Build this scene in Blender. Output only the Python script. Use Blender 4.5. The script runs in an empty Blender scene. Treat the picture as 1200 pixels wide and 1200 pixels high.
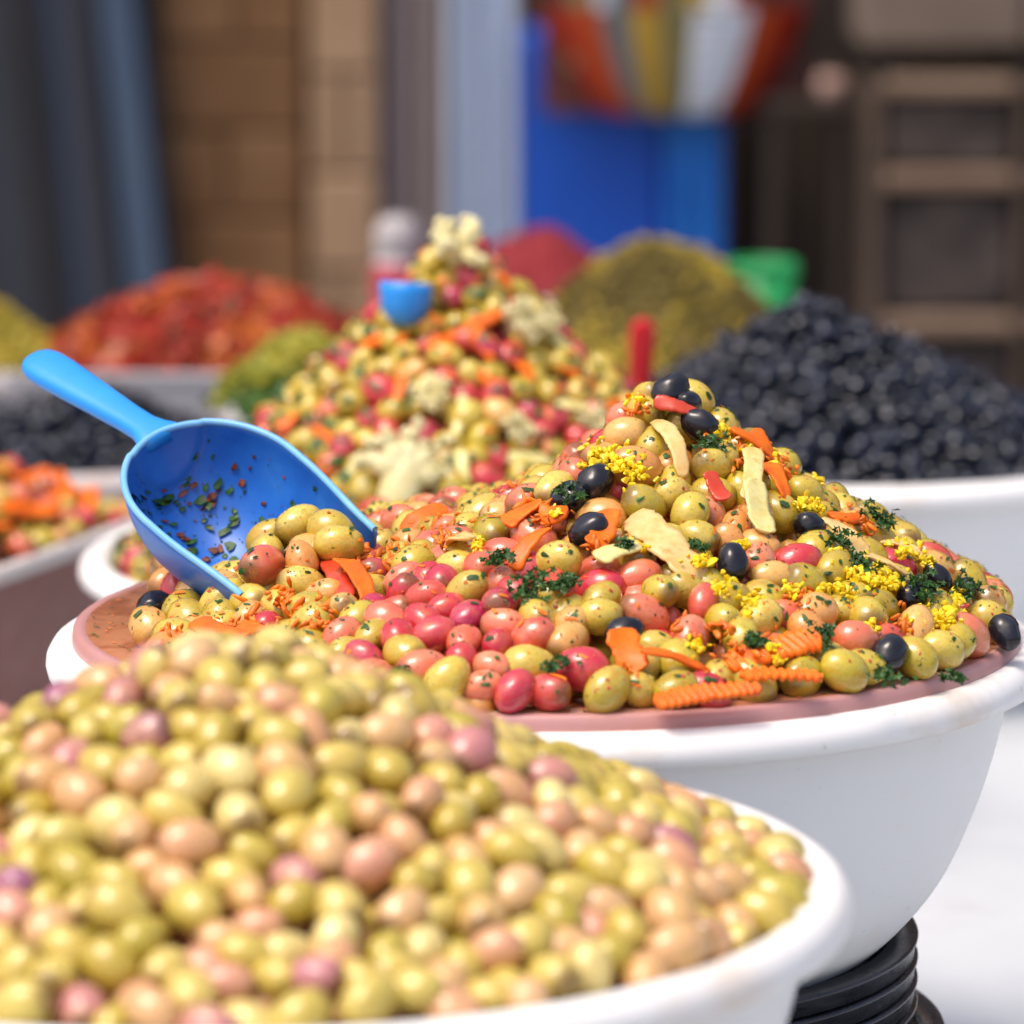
import bpy, bmesh, math, random
import numpy as np
from mathutils import Vector, Matrix, noise as mnoise

R = math.radians
sc = bpy.context.scene
col = sc.collection
rnd = random.Random(11)
rng = np.random.default_rng(11)

# ------------------------------------------------------------------ camera
FPX = 5725.0                      # focal length in pixels of the 1200 px photograph
PITCH = R(9.48)
CAM = Vector((0, 0, 1.487))
cd = bpy.data.cameras.new('camera')
cam = bpy.data.objects.new('camera', cd)
col.objects.link(cam)
cam.location = CAM
cam.rotation_euler = (R(90) - PITCH, 0, 0)
cd.sensor_width = 36
cd.sensor_fit = 'HORIZONTAL'
cd.lens = 36 * FPX / 1200
cd.clip_start = 0.1
cd.clip_end = 400
cd.dof.use_dof = True
cd.dof.focus_distance = 2.41
cd.dof.aperture_fstop = cd.lens / 25.0
sc.camera = cam
FWD = Vector((0, math.cos(PITCH), -math.sin(PITCH)))
UP = Vector((0, math.sin(PITCH), math.cos(PITCH)))
RIGHT = Vector((1, 0, 0))

# ------------------------------------------------------------------ light
SUN_EL, SUN_AZ = R(66), R(-125)     # azimuth measured from +Y (view direction) towards +X
w = bpy.data.worlds.new('World')
sc.world = w
w.use_nodes = True
nt = w.node_tree
sky = nt.nodes.new('ShaderNodeTexSky')
sky.sky_type = 'NISHITA'
sky.sun_disc = False
sky.sun_elevation = SUN_EL
sky.sun_rotation = SUN_AZ
sky.air_density = 0.7
sky.dust_density = 4.0
sky.ozone_density = 0.6
nt.links.new(sky.outputs[0], nt.nodes['Background'].inputs[0])
nt.nodes['Background'].inputs[1].default_value = 0.15
sd = bpy.data.lights.new('sun', 'SUN')
sd.energy = 1.1
sd.angle = R(24)
sd.color = (1.0, 0.96, 0.90)
sun = bpy.data.objects.new('sun', sd)
col.objects.link(sun)
to_sun = Vector((math.sin(SUN_AZ) * math.cos(SUN_EL), math.cos(SUN_AZ) * math.cos(SUN_EL), math.sin(SUN_EL)))
sun.rotation_euler = to_sun.to_track_quat('Z', 'Y').to_euler()
sun.location = (0, 0, 6)

sc.view_settings.view_transform = 'Standard'
sc.view_settings.look = 'None'
sc.view_settings.exposure = 0.84
sc.view_settings.gamma = 1
sc.view_settings.use_white_balance = True
sc.view_settings.white_balance_temperature = 6850
sc.view_settings.use_curve_mapping = False
sc.cycles.use_denoising = True
sc.cycles.max_bounces = 8
sc.cycles.caustics_reflective = False
sc.cycles.caustics_refractive = False

# ------------------------------------------------------------------ pixel helpers
def ray(px, py):
    d = RIGHT * ((px - 600) / FPX) + UP * (-(py - 600) / FPX) + FWD
    return d.normalized()
def on_z(px, py, z):
    d = ray(px, py)
    return CAM + d * ((z - CAM.z) / d.z)
def on_y(px, py, y):
    d = ray(px, py)
    return CAM + d * ((y - CAM.y) / d.y)
def project(p):
    v = Vector(p) - CAM
    k = v.dot(FWD)
    return 600 + FPX * v.dot(RIGHT) / k, 600 - FPX * v.dot(UP) / k

# ------------------------------------------------------------------ materials
def new_mat(name):
    m = bpy.data.materials.new(name)
    m.use_nodes = True
    return m, m.node_tree, m.node_tree.nodes['Principled BSDF']
def N(nt, t, **kw):
    n = nt.nodes.new(t)
    for k, v in kw.items():
        if k in n.inputs: n.inputs[k].default_value = v
        else: setattr(n, k, v)
    return n
def ramp(nt, fac, stops, interp='LINEAR'):
    r = nt.nodes.new('ShaderNodeValToRGB')
    r.color_ramp.interpolation = interp
    e = r.color_ramp.elements
    while len(e) < len(stops): e.new(0.5)
    for i, (p, c) in enumerate(stops):
        e[i].position = p
        e[i].color = (*c, 1) if len(c) == 3 else c
    nt.links.new(fac, r.inputs[0])
    return r
def mix(nt, fac, a, b):
    n = nt.nodes.new('ShaderNodeMix')
    n.data_type = 'RGBA'
    for s, v in ((0, fac), (6, a), (7, b)):
        if isinstance(v, (int, float)): n.inputs[s].default_value = v
        elif isinstance(v, tuple): n.inputs[s].default_value = (*v, 1)
        else: nt.links.new(v, n.inputs[s])
    return n.outputs[2]
def bump(nt, b, height, strength, dist):
    n = N(nt, 'ShaderNodeBump', Strength=strength, Distance=dist)
    nt.links.new(height, n.inputs['Height'])
    nt.links.new(n.outputs[0], b.inputs['Normal'])

def noisy(name, stops, scale=8, rough=0.7, bump_s=0.2, bump_d=0.002, detail=6, stretch=(1, 1, 1), spec=0.4, coat=0.0, per='OBJ', hue_shift=0.0, sss=0.0):
    """general surface: colour ramp over noise, with roughness change and fine relief"""
    m, nt, b = new_mat(name)
    tc = N(nt, 'ShaderNodeTexCoord')
    mp = N(nt, 'ShaderNodeMapping', Scale=stretch)
    nt.links.new(tc.outputs['Object'], mp.inputs[0])
    n = N(nt, 'ShaderNodeTexNoise', Scale=scale, Detail=detail, Roughness=0.6, noise_dimensions='4D')
    nt.links.new(mp.outputs[0], n.inputs['Vector'])
    src = N(nt, 'ShaderNodeObjectInfo').outputs['Random'] if per == 'OBJ' else N(nt, 'ShaderNodeNewGeometry').outputs['Random Per Island']
    k = N(nt, 'ShaderNodeMath', operation='MULTIPLY'); k.inputs[1].default_value = 37.0
    nt.links.new(src, k.inputs[0]); nt.links.new(k.outputs[0], n.inputs['W'])
    r = ramp(nt, n.outputs[0], stops)
    out = r.outputs[0]
    if hue_shift:
        hv = N(nt, 'ShaderNodeHueSaturation')
        ma = N(nt, 'ShaderNodeMapRange'); ma.inputs['To Min'].default_value = 1 - hue_shift; ma.inputs['To Max'].default_value = 1 + hue_shift
        nt.links.new(src, ma.inputs[0]); nt.links.new(ma.outputs[0], hv.inputs['Value']); nt.links.new(out, hv.inputs['Color'])
        out = hv.outputs[0]
    nt.links.new(out, b.inputs['Base Color'])
    rr = N(nt, 'ShaderNodeMapRange'); rr.inputs['To Min'].default_value = max(0.05, rough - 0.12); rr.inputs['To Max'].default_value = min(1, rough + 0.12)
    nt.links.new(n.outputs[0], rr.inputs[0]); nt.links.new(rr.outputs[0], b.inputs['Roughness'])
    b.inputs['Specular IOR Level'].default_value = spec
    b.inputs['Coat Weight'].default_value = coat
    b.inputs['Coat Roughness'].default_value = 0.15
    if sss:
        b.inputs['Subsurface Weight'].default_value = sss
        b.inputs['Subsurface Radius'].default_value = (1, .7, .4)
        b.inputs['Subsurface Scale'].default_value = 0.004
    if bump_s: bump(nt, b, n.outputs[0], bump_s, bump_d)
    return m

def olive_mat(name, stops, blotch, bl=(0.45, 0.7), bl_amt=0.6, film=None, film_rng=(0.55, 0.7), fleck=None, fleck_rng=(0.66, 0.7),
              rough=0.20, island=False, coat=0.5, sss=0.04, scar=(0.16, 0.08, 0.02)):
    m, nt, b = new_mat(name)
    tc = N(nt, 'ShaderNodeTexCoord')
    src = N(nt, 'ShaderNodeNewGeometry').outputs['Random Per Island'] if island else N(nt, 'ShaderNodeObjectInfo').outputs['Random']
    k = N(nt, 'ShaderNodeMath', operation='MULTIPLY'); k.inputs[1].default_value = 53.0
    nt.links.new(src, k.inputs[0])
    def nz(scale, detail=2, rough_=0.5):
        n = N(nt, 'ShaderNodeTexNoise', Scale=scale, Detail=detail, Roughness=rough_, noise_dimensions='4D')
        nt.links.new(tc.outputs['Object'], n.inputs['Vector']); nt.links.new(k.outputs[0], n.inputs['W'])
        return n.outputs[0]
    c = ramp(nt, src, stops).outputs[0]
    big = nz(70, 3)
    f = ramp(nt, big, [(bl[0], (0, 0, 0)), (bl[1], (bl_amt,) * 3)]).outputs[0]
    c = mix(nt, f, c, blotch)
    fine = nz(900, 2)
    ff = ramp(nt, fine, [(0.50, (0, 0, 0)), (0.78, (0.4,) * 3)]).outputs[0]
    c = mix(nt, ff, c, tuple(x * 0.5 for x in blotch))
    if film:
        g = ramp(nt, nz(160, 4, 0.65), [(film_rng[0], (0, 0, 0)), (film_rng[1], (0.5,) * 3)]).outputs[0]
        c = mix(nt, g, c, film)
    if fleck:
        g = ramp(nt, nz(330, 3, 0.6), [(fleck_rng[0], (0, 0, 0)), (fleck_rng[1], (0.9,) * 3)]).outputs[0]
        c = mix(nt, g, c, fleck)
    if scar and not island:
        sp = N(nt, 'ShaderNodeSeparateXYZ'); nt.links.new(tc.outputs['Object'], sp.inputs[0])
        g = ramp(nt, sp.outputs[0], [(0.0108, (0, 0, 0)), (0.0113, (0.85,) * 3)]).outputs[0]
        c = mix(nt, g, c, scar)
    nt.links.new(c, b.inputs['Base Color'])
    rr = N(nt, 'ShaderNodeMapRange'); rr.inputs['To Min'].default_value = max(.06, rough - 0.12); rr.inputs['To Max'].default_value = rough + 0.2
    nt.links.new(big, rr.inputs[0]); nt.links.new(rr.outputs[0], b.inputs['Roughness'])
    b.inputs['Coat Weight'].default_value = coat
    b.inputs['Coat Roughness'].default_value = 0.04
    if sss:
        b.inputs['Subsurface Weight'].default_value = sss
        b.inputs['Subsurface Radius'].default_value = (1, .6, .3)
        b.inputs['Subsurface Scale'].default_value = 0.004
    b.inputs['Specular IOR Level'].default_value = 0.35 if 'black' in name else 0.5
    bump(nt, b, nz(300, 5, .6), 0.12 if 'black' in name else 0.30, 0.0014)
    return m

G_ST = [(0.0, (0.48, 0.34, 0.022)), (0.25, (0.68, 0.50, 0.075)), (0.5, (0.50, 0.39, 0.025)), (0.8, (0.72, 0.53, 0.10)), (1.0, (0.40, 0.30, 0.016))]
O_ST = [(0.0, (0.74, 0.34, 0.07)), (0.5, (0.78, 0.44, 0.13)), (1.0, (0.68, 0.22, 0.04))]
P_ST = [(0.0, (0.70, 0.115, 0.055)), (0.5, (0.74, 0.19, 0.10)), (1.0, (0.60, 0.06, 0.04))]
E_ST = [(0.0, (0.48, 0.012, 0.035)), (0.5, (0.60, 0.035, 0.045)), (1.0, (0.42, 0.008, 0.075))]
K_ST = [(0.0, (0.008, 0.008, 0.011)), (1.0, (0.014, 0.013, 0.02))]
M = {}
fl = dict(film=(0.62, 0.17, 0.010), fleck=(0.05, 0.05, 0.008), film_rng=(0.52, 0.72), fleck_rng=(0.64, 0.71))
for isl in (False, True):
    s = '_heap' if isl else ''
    M['green' + s] = olive_mat('green_olive_skin' + s, G_ST, (0.36, 0.25, 0.02), island=isl, **fl)
    M['orange' + s] = olive_mat('orange_olive_skin' + s, O_ST, (0.50, 0.36, 0.08), island=isl, **fl)
    M['pink' + s] = olive_mat('pink_olive_skin' + s, P_ST, (0.66, 0.36, 0.17), island=isl, **fl)
    M['red' + s] = olive_mat('red_olive_skin' + s, E_ST, (0.62, 0.14, 0.09), island=isl, rough=0.22, **fl)
    M['black' + s] = olive_mat('black_olive_skin' + s, K_ST, (0.02, 0.02, 0.03), island=isl, rough=0.18, sss=0, coat=0.3, scar=(0.003, 0.003, 0.004), bl_amt=0.4)
    M['dull_black' + s] = olive_mat('dull_black_olive_skin' + s, [(0, (0.003, 0.004, 0.009)), (1, (0.010, 0.014, 0.028))], (0.025, 0.036, 0.066), island=isl, rough=0.15, sss=0, coat=0.25, scar=None, bl=(.50, .72), bl_amt=.5)  # bluish sky sheen painted into the base colour and the blotches
    M['pale' + s] = olive_mat('pale_green_olive_skin' + s, [(0, (0.46, 0.34, 0.035)), (0.25, (0.62, 0.48, 0.11)), (0.5, (0.42, 0.34, 0.03)), (0.75, (0.64, 0.48, 0.10)), (1, (0.74, 0.60, 0.24))], (0.48, 0.31, 0.05), island=isl, rough=0.24, bl_amt=0.45)
    M['blush' + s] = olive_mat('blush_olive_skin' + s, [(0, (0.70, 0.43, 0.21)), (0.5, (0.66, 0.36, 0.15)), (1, (0.64, 0.28, 0.20))], (0.56, 0.38, 0.09), island=isl, rough=0.24, bl_amt=0.6)
    M['purple' + s] = olive_mat('purple_olive_skin' + s, [(0, (0.48, 0.17, 0.22)), (0.5, (0.58, 0.24, 0.18)), (1, (0.32, 0.10, 0.20))], (0.60, 0.34, 0.16), island=isl, rough=0.24, bl_amt=0.75)

def white_plastic(name, base, stain, s_rng=(0.6, 0.75), rough=0.35):
    m, nt, b = new_mat(name)
    tc = N(nt, 'ShaderNodeTexCoord')
    n = N(nt, 'ShaderNodeTexNoise', Scale=9, Detail=8, Roughness=0.65)
    nt.links.new(tc.outputs['Object'], n.inputs[0])
    n2 = N(nt, 'ShaderNodeTexNoise', Scale=160, Detail=3)
    nt.links.new(tc.outputs['Object'], n2.inputs[0])
    f = ramp(nt, n.outputs[0], [(s_rng[0], (0, 0, 0)), (s_rng[1], (0.55,) * 3)]).outputs[0]
    c = mix(nt, f, base, stain)
    f2 = ramp(nt, n2.outputs[0], [(0.70, (0, 0, 0)), (0.76, (0.35,) * 3)]).outputs[0]
    c = mix(nt, f2, c, tuple(x * .6 for x in stain))
    nt.links.new(c, b.inputs['Base Color'])
    rr = N(nt, 'ShaderNodeMapRange'); rr.inputs['To Min'].default_value = rough - .08; rr.inputs['To Max'].default_value = rough + .15
    nt.links.new(n.outputs[0], rr.inputs[0]); nt.links.new(rr.outputs[0], b.inputs['Roughness'])
    bump(nt, b, n2.outputs[0], 0.05, 0.0008)
    return m
M['basin'] = white_plastic('white_basin_plastic', (0.80, 0.80, 0.79), (0.72, 0.67, 0.58))
M['basin_rim'] = white_plastic('white_basin_rim_plastic', (0.83, 0.82, 0.80), (0.60, 0.40, 0.20), (0.56, 0.76))
M['tray_pink'] = white_plastic('pink_tray_plastic', (0.50, 0.25, 0.24), (0.50, 0.20, 0.10), (0.52, 0.70))
M['tray_top'] = noisy('oily_tray_top', [(0.3, (0.42, 0.14, 0.06)), (0.5, (0.48, 0.19, 0.09)), (0.62, (0.30, 0.085, 0.03)), (0.75, (0.50, 0.19, 0.06))], scale=40, rough=0.3, bump_s=0.3, bump_d=.001, coat=0.4)
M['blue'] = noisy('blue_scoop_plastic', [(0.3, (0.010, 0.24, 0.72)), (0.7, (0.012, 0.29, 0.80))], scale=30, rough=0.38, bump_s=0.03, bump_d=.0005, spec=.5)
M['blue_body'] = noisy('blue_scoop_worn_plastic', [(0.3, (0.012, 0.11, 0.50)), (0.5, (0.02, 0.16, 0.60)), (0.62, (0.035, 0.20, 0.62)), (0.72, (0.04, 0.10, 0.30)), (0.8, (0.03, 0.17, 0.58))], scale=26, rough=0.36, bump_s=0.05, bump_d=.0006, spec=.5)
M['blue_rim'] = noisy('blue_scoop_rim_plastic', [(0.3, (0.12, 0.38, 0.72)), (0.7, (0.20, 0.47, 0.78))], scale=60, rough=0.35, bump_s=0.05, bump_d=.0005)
M['red_plastic'] = noisy('red_scoop_plastic', [(0.3, (0.60, 0.012, 0.02)), (0.7, (0.68, 0.02, 0.03))], scale=30, rough=0.4, bump_s=.03)
M['black_plastic'] = noisy('black_tub_plastic', [(0.35, (0.012, 0.012, 0.016)), (0.6, (0.022, 0.022, 0.028)), (0.8, (0.06, 0.055, 0.055))], scale=40, rough=0.28, bump_s=.15, bump_d=.0006, stretch=(1, 1, 6))
M['carrot'] = noisy('carrot_flesh', [(0.3, (0.74, 0.10, 0.004)), (0.6, (0.82, 0.16, 0.006)), (0.8, (0.80, 0.23, 0.015))], scale=120, rough=0.45, bump_s=.4, bump_d=.001, coat=.08, spec=.25, hue_shift=.12, sss=.15)
M['carrot_heap'] = noisy('carrot_shred_flesh', [(0.3, (0.66, 0.12, 0.008)), (0.6, (0.78, 0.20, 0.012)), (0.8, (0.80, 0.30, 0.03))], scale=120, rough=0.4, bump_s=.2, bump_d=.001, per='ISL', hue_shift=.25)
M['peel'] = noisy('pale_pickled_slice', [(0.32, (0.66, 0.36, 0.10)), (0.46, (0.72, 0.48, 0.17)), (0.58, (0.74, 0.52, 0.22)), (0.66, (0.68, 0.34, 0.09)), (0.74, (0.30, 0.16, 0.04))], scale=130, rough=0.42, bump_s=.3, bump_d=.001, coat=.2, hue_shift=.1, sss=.2)
M['garlic'] = noisy('pale_yellow_slice', [(0.3, (0.66, 0.52, 0.14)), (0.5, (0.74, 0.66, 0.28)), (0.62, (0.70, 0.55, 0.17)), (0.72, (0.55, 0.32, 0.06))], scale=130, rough=0.4, bump_s=.3, bump_d=.001, coat=.2, hue_shift=.1, sss=.2)
M['cauli'] = noisy('pickled_cauliflower', [(0.3, (0.66, 0.54, 0.20)), (0.55, (0.76, 0.68, 0.38)), (0.75, (0.70, 0.60, 0.26))], scale=80, rough=0.5, bump_s=.5, bump_d=.002, hue_shift=.1, sss=.2)
M['parsley'] = noisy('parsley_leaf', [(0.3, (0.014, 0.05, 0.006)), (0.6, (0.03, 0.10, 0.012)), (0.8, (0.07, 0.14, 0.02))], scale=200, rough=0.45, bump_s=.3, bump_d=.0006, per='ISL', hue_shift=.4)
M['lemon'] = noisy('diced_yellow_pickle', [(0.3, (0.80, 0.50, 0.008)), (0.6, (0.86, 0.62, 0.015)), (0.8, (0.84, 0.66, 0.05))], scale=200, rough=0.4, bump_s=.3, bump_d=.0006, per='ISL', hue_shift=.18, sss=.15)
M['pepper'] = noisy('red_pepper_flesh', [(0.3, (0.55, 0.03, 0.012)), (0.7, (0.66, 0.08, 0.03))], scale=120, rough=0.3, bump_s=.3, bump_d=.001, coat=.3, hue_shift=.15)

# ------------------------------------------------------------------ object helpers
def tag(o, label=None, cat=None, group=None, kind=None):
    if label: o['label'] = label
    if cat: o['category'] = cat
    if group: o['group'] = group
    if kind: o['kind'] = kind
    return o
def link(name, me, parent=None, mw=None):
    o = bpy.data.objects.new(name, me)
    col.objects.link(o)
    if parent is not None: o.parent = parent
    if mw is not None: o.matrix_world = mw
    return o
def empty(name, loc=(0, 0, 0), label=None, cat=None, group=None, rz=0):
    o = bpy.data.objects.new(name, None)
    col.objects.link(o)
    o.location = loc
    o.rotation_euler.z = rz
    o.empty_display_size = 0.05
    return tag(o, label, cat, group)
def mesh(name, V, F, mat, smooth=True):
    me = bpy.data.meshes.new(name)
    me.from_pydata([tuple(v) for v in V], [], F)
    me.materials.append(mat)
    if smooth: me.polygons.foreach_set('use_smooth', [True] * len(me.polygons))
    me.update()
    return me
def lathe(name, prof, mat, seg=112, closed=False, wob=0.0):
    V, F = [], []
    n = len(prof)
    for i in range(seg):
        a = 2 * math.pi * i / seg
        k = 1 + wob * math.sin(2 * a + 1) + wob * .5 * math.sin(3 * a)
        for r, z in prof: V.append((r * math.cos(a) * k, r * math.sin(a) * k, z))
    for i in range(seg):
        j = (i + 1) % seg
        for q in range(n if closed else n - 1):
            p = (q + 1) % n
            F.append((i * n + q, j * n + q, j * n + p, i * n + p))
    me = mesh(name, V, F, mat)
    bm = bmesh.new(); bm.from_mesh(me)
    bmesh.ops.remove_doubles(bm, verts=bm.verts, dist=1e-6)
    bmesh.ops.recalc_face_normals(bm, faces=bm.faces)
    bm.to_mesh(me); bm.free()
    return me
def box_mesh(name, sx, sy, sz, mat, bev=0.004, z0=0.0, seg=2):
    bm = bmesh.new()
    bmesh.ops.create_cube(bm, size=1)
    for v in bm.verts: v.co = Vector((v.co.x * sx, v.co.y * sy, (v.co.z + .5) * sz + z0))
    if bev: bmesh.ops.bevel(bm, geom=bm.edges[:], offset=bev, segments=seg, affect='EDGES', profile=.5)
    me = bpy.data.meshes.new(name)
    bm.to_mesh(me); bm.free()
    me.materials.append(mat)
    return me
def frame_matrix(loc, x, z, s=(1, 1, 1)):
    z = Vector(z).normalized(); x = Vector(x)
    x = (x - z * x.dot(z)).normalized()
    y = z.cross(x)
    return Matrix(((x.x * s[0], y.x * s[1], z.x * s[2], loc[0]), (x.y * s[0], y.y * s[1], z.y * s[2], loc[1]), (x.z * s[0], y.z * s[1], z.z * s[2], loc[2]), (0, 0, 0, 1)))
def smoothstep(a, b, x):
    t = min(1, max(0, (x - a) / (b - a)))
    return t * t * (3 - 2 * t)

# ------------------------------------------------------------------ setting: ground, table, wall
TABLE = 0.75
M['paving'] = noisy('worn_paving', [(0.3, (0.16, 0.14, 0.12)), (0.6, (0.24, 0.21, 0.18)), (0.8, (0.30, 0.27, 0.24))], scale=3, rough=.85, bump_s=.4, bump_d=.01)
g = link('ground', mesh('ground', [(-60, -60, 0), (60, -60, 0), (60, 60, 0), (-60, 60, 0)], [(0, 1, 2, 3)], M['paving']))
tag(g, kind='structure')

M['wood_top'] = noisy('table_wood', [(0.3, (0.16, 0.09, 0.05)), (0.7, (0.26, 0.16, 0.09))], scale=12, rough=.7, stretch=(1, 8, 1))
tb = empty('market_table', (0, 3.28, 0), 'long trestle table beneath the white cloth carrying all the basins', 'table')
link('table_top', box_mesh('table_top', 2.7, 3.56, 0.03, M['wood_top'], z0=TABLE - 0.048), tb)
for sx in (-1.25, 1.25):
    for sy in (-1.68, 1.68):
        l = link('leg', box_mesh('leg', .07, .07, TABLE - .048, M['wood_top']), tb)
        l.location = (sx, sy, 0)

M['cloth'] = noisy('white_table_cloth', [(0.3, (0.44, 0.465, 0.49)), (0.6, (0.52, 0.54, 0.56)), (0.85, (0.41, 0.41, 0.42))], scale=5, rough=.5, bump_s=.5, bump_d=.012, spec=.3)
def cloth_height(x, y):
    return 0.004 * mnoise.noise(Vector((x * 3.1, y * 1.7, 1))) + 0.006 * max(0, mnoise.noise(Vector((x * 9 + y * 1.3, y * 2.2 - x, 4)))) - 0.006
V, F = [], []
nx, ny = 130, 200
for j in range(ny + 1):
    for i in range(nx + 1):
        x, y = -1.42 + 2.84 * i / nx, 1.44 + 3.68 * j / ny
        over = max(abs(x) - 1.36, abs(y - 3.28) - 1.79, 0)
        z = TABLE + cloth_height(x, y) if over <= 0 else TABLE - .004
        V.append((x, y, z))
for j in range(ny):
    for i in range(nx):
        a = j * (nx + 1) + i
        F.append((a, a + 1, a + nx + 2, a + nx + 1))
# hanging skirt with folds
b0 = len(V)
loop = [i for i in range(nx + 1)] + [j * (nx + 1) + nx for j in range(1, ny + 1)] + [ny * (nx + 1) + i for i in range(nx - 1, -1, -1)] + [j * (nx + 1) for j in range(ny - 1, 0, -1)]
prev = loop
for k in range(1, 7):
    cur = []
    for q, vi in enumerate(loop):
        x, y, z = V[vi]
        f = 0.018 * k / 6 * math.sin(q * .45 + math.sin(q * .11) * 2)
        dx = 1 if x > 1.41 else -1 if x < -1.41 else 0
        dy = 1 if y > 5.11 else -1 if y < 1.45 else 0
        V.append((x + dx * (f + .004), y + dy * (f + .004), TABLE - .004 - .055 * k))
        cur.append(len(V) - 1)
    for q in range(len(loop)):
        p = (q + 1) % len(loop)
        F.append((prev[q], prev[p], cur[p], cur[q]))
    prev = cur
o = link('tablecloth', mesh('tablecloth', V, F, M['cloth']))
tag(o, 'white cloth spread over the long market table with hanging folds', 'tablecloth')

# ------------------------------------------------------------------ basins
def basin(center, rz, Rr, depth, label, group='white plastic basins on the market table', name='plastic_basin', mat=None, rimmat=None, fw=None):
    """center = centre of the rim plane; Rr outer radius"""
    t = empty(name, (center[0], center[1], rz - depth), label, 'basin', group)
    k = Rr / .255
    d = depth / .168
    if fw is None: fw = .022 * k
    out = [(.236, -.014), (.234, -.03), (.228, -.055), (.220, -.08), (.208, -.108), (.195, -.128), (.175, -.149), (.155, -.160), (.13, -.168), (.06, -.168), (0, -.168)]
    fine = []
    for i in range(len(out) - 1):
        p0, p1_, p2_, p3 = out[max(i - 1, 0)], out[i], out[i + 1], out[min(i + 2, len(out) - 1)]
        for q in range(4 if i < 8 else 1):
            t_ = q / 4
            fine.append(tuple(.5 * (2 * p1_[c_] + (p2_[c_] - p0[c_]) * t_ + (2 * p0[c_] - 5 * p1_[c_] + 4 * p2_[c_] - p3[c_]) * t_ ** 2 + (3 * p1_[c_] - p0[c_] - 3 * p2_[c_] + p3[c_]) * t_ ** 3) for c_ in (0, 1)))
    out = fine + [out[-1]]
    prof = [(r * k, z * d + depth) for r, z in out]
    prof += [(max(r * k - .004, 0), z * d + depth + (.004 if z < -.13 else 0)) for r, z in reversed(out)]
    prof += [(Rr - fw, depth - .006)]
    link('bowl_wall', lathe('bowl_wall', prof, mat or M['basin'], closed=False), t)
    h = .5 * k
    rim = [(Rr - fw - .001, -.010), (Rr - fw, -.002), (Rr - fw * .85, .0025), (Rr - fw * .6, .0045), (Rr - fw * .35, .0045), (Rr - .003, .0015), (Rr - .0005, -.003), (Rr, -.007), (Rr - .001, -.011), (Rr - .004, -.0125), (Rr - .007, -.011), (Rr - .010, -.0085), (Rr - fw + .004, -.0105)]
    link('rolled_rim', lathe('rolled_rim', [(r, z + depth) for r, z in rim], rimmat or M['basin_rim'], closed=True), t)
    return t

RIM = 1.01
cM = on_z(640, 752, RIM)      # marinated olives
cF = on_z(266, 1034, RIM)     # plain olives
cS = on_z(540, 652, 0.919)    # tall mixed heap
cK = on_z(975, 518, 0.919)    # black olives
basin(cM, RIM, .255, .168, 'white basin with the pink tray and blue scoop, on black tubs')
basin(cF, RIM, .255, .168, 'white basin brimming with plain pale green olives, on black tubs')
basin(cS, .919, .255, .168, 'white basin under the tall heap topped with cauliflower')
basin(cK, .919, .255, .168, 'white basin heaped with only black olives')

# nested black tubs beneath the two raised basins
def tubs(c, which):
    z = TABLE + .004
    lipz = [(.206, .030, 2), (.192, .0125, 4)]
    total = RIM - .148 - z
    rings = [(.192, total - .0115 * k) for k in range(1, 5)] + [(.2065, total - .0115 * 4 - .016), (.2065, total - .0115 * 4 - .030)]
    for q, (r, zz) in enumerate(rings):
        low = max(.0, zz - .03)
        t = empty('black_tub', (c[0], c[1], z + low), ['topmost', 'second', 'third', 'fourth', 'fifth', 'lowest'][q] + ' black plastic tub of the nested stack below the ' + which, 'tub', 'nested black tubs')
        h = zz - low
        lip = [(r - .014, h + .0106), (r - .0016, h + .0112), (r - .0004, h + .0107), (r, h + .0098), (r - .0002, h + .0088), (r - .0016, h + .0080), (r - .0020, h + .0008), (r - .006, h + .0002), (r - .014, h + .006)]
        link('lip', lathe('lip', lip, M['black_plastic'], closed=True), t)
        link('tub_wall', lathe('tub_wall', [(r - .0125, h + .006), (r - .0135, h * .4), (r - .016, .002), (r - .019, .002), (r - .0165, h * .4), (r - .0155, h + .006)], M['black_plastic'], closed=True), t)
tubs(cM, 'scoop basin')
tubs(cF, 'plain olive basin')

# pink tray lying in the mouth of the marinated basin
TR = .2415
t = empty('shallow_tray', (cM.x, cM.y, RIM + .002), 'round pink plastic tray set into the basin beneath the herbed olives', 'tray')
link('tray_wall', lathe('tray_wall', [(TR - .014, -.012), (TR - .003, -.010), (TR - .0005, -.006), (TR, .004), (TR - .0006, .0085), (TR - .0025, .0098), (TR - .006, .0100), (TR - .012, .0060)], M['tray_pink'], closed=True), t)
link('tray_floor', lathe('tray_floor', [(0, .0094), (.1, .0095), (TR - .0065, .0096), (TR - .0065, .004), (0, .004)], M['tray_top']), t)
TRAY_Z = RIM + .0095

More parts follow.
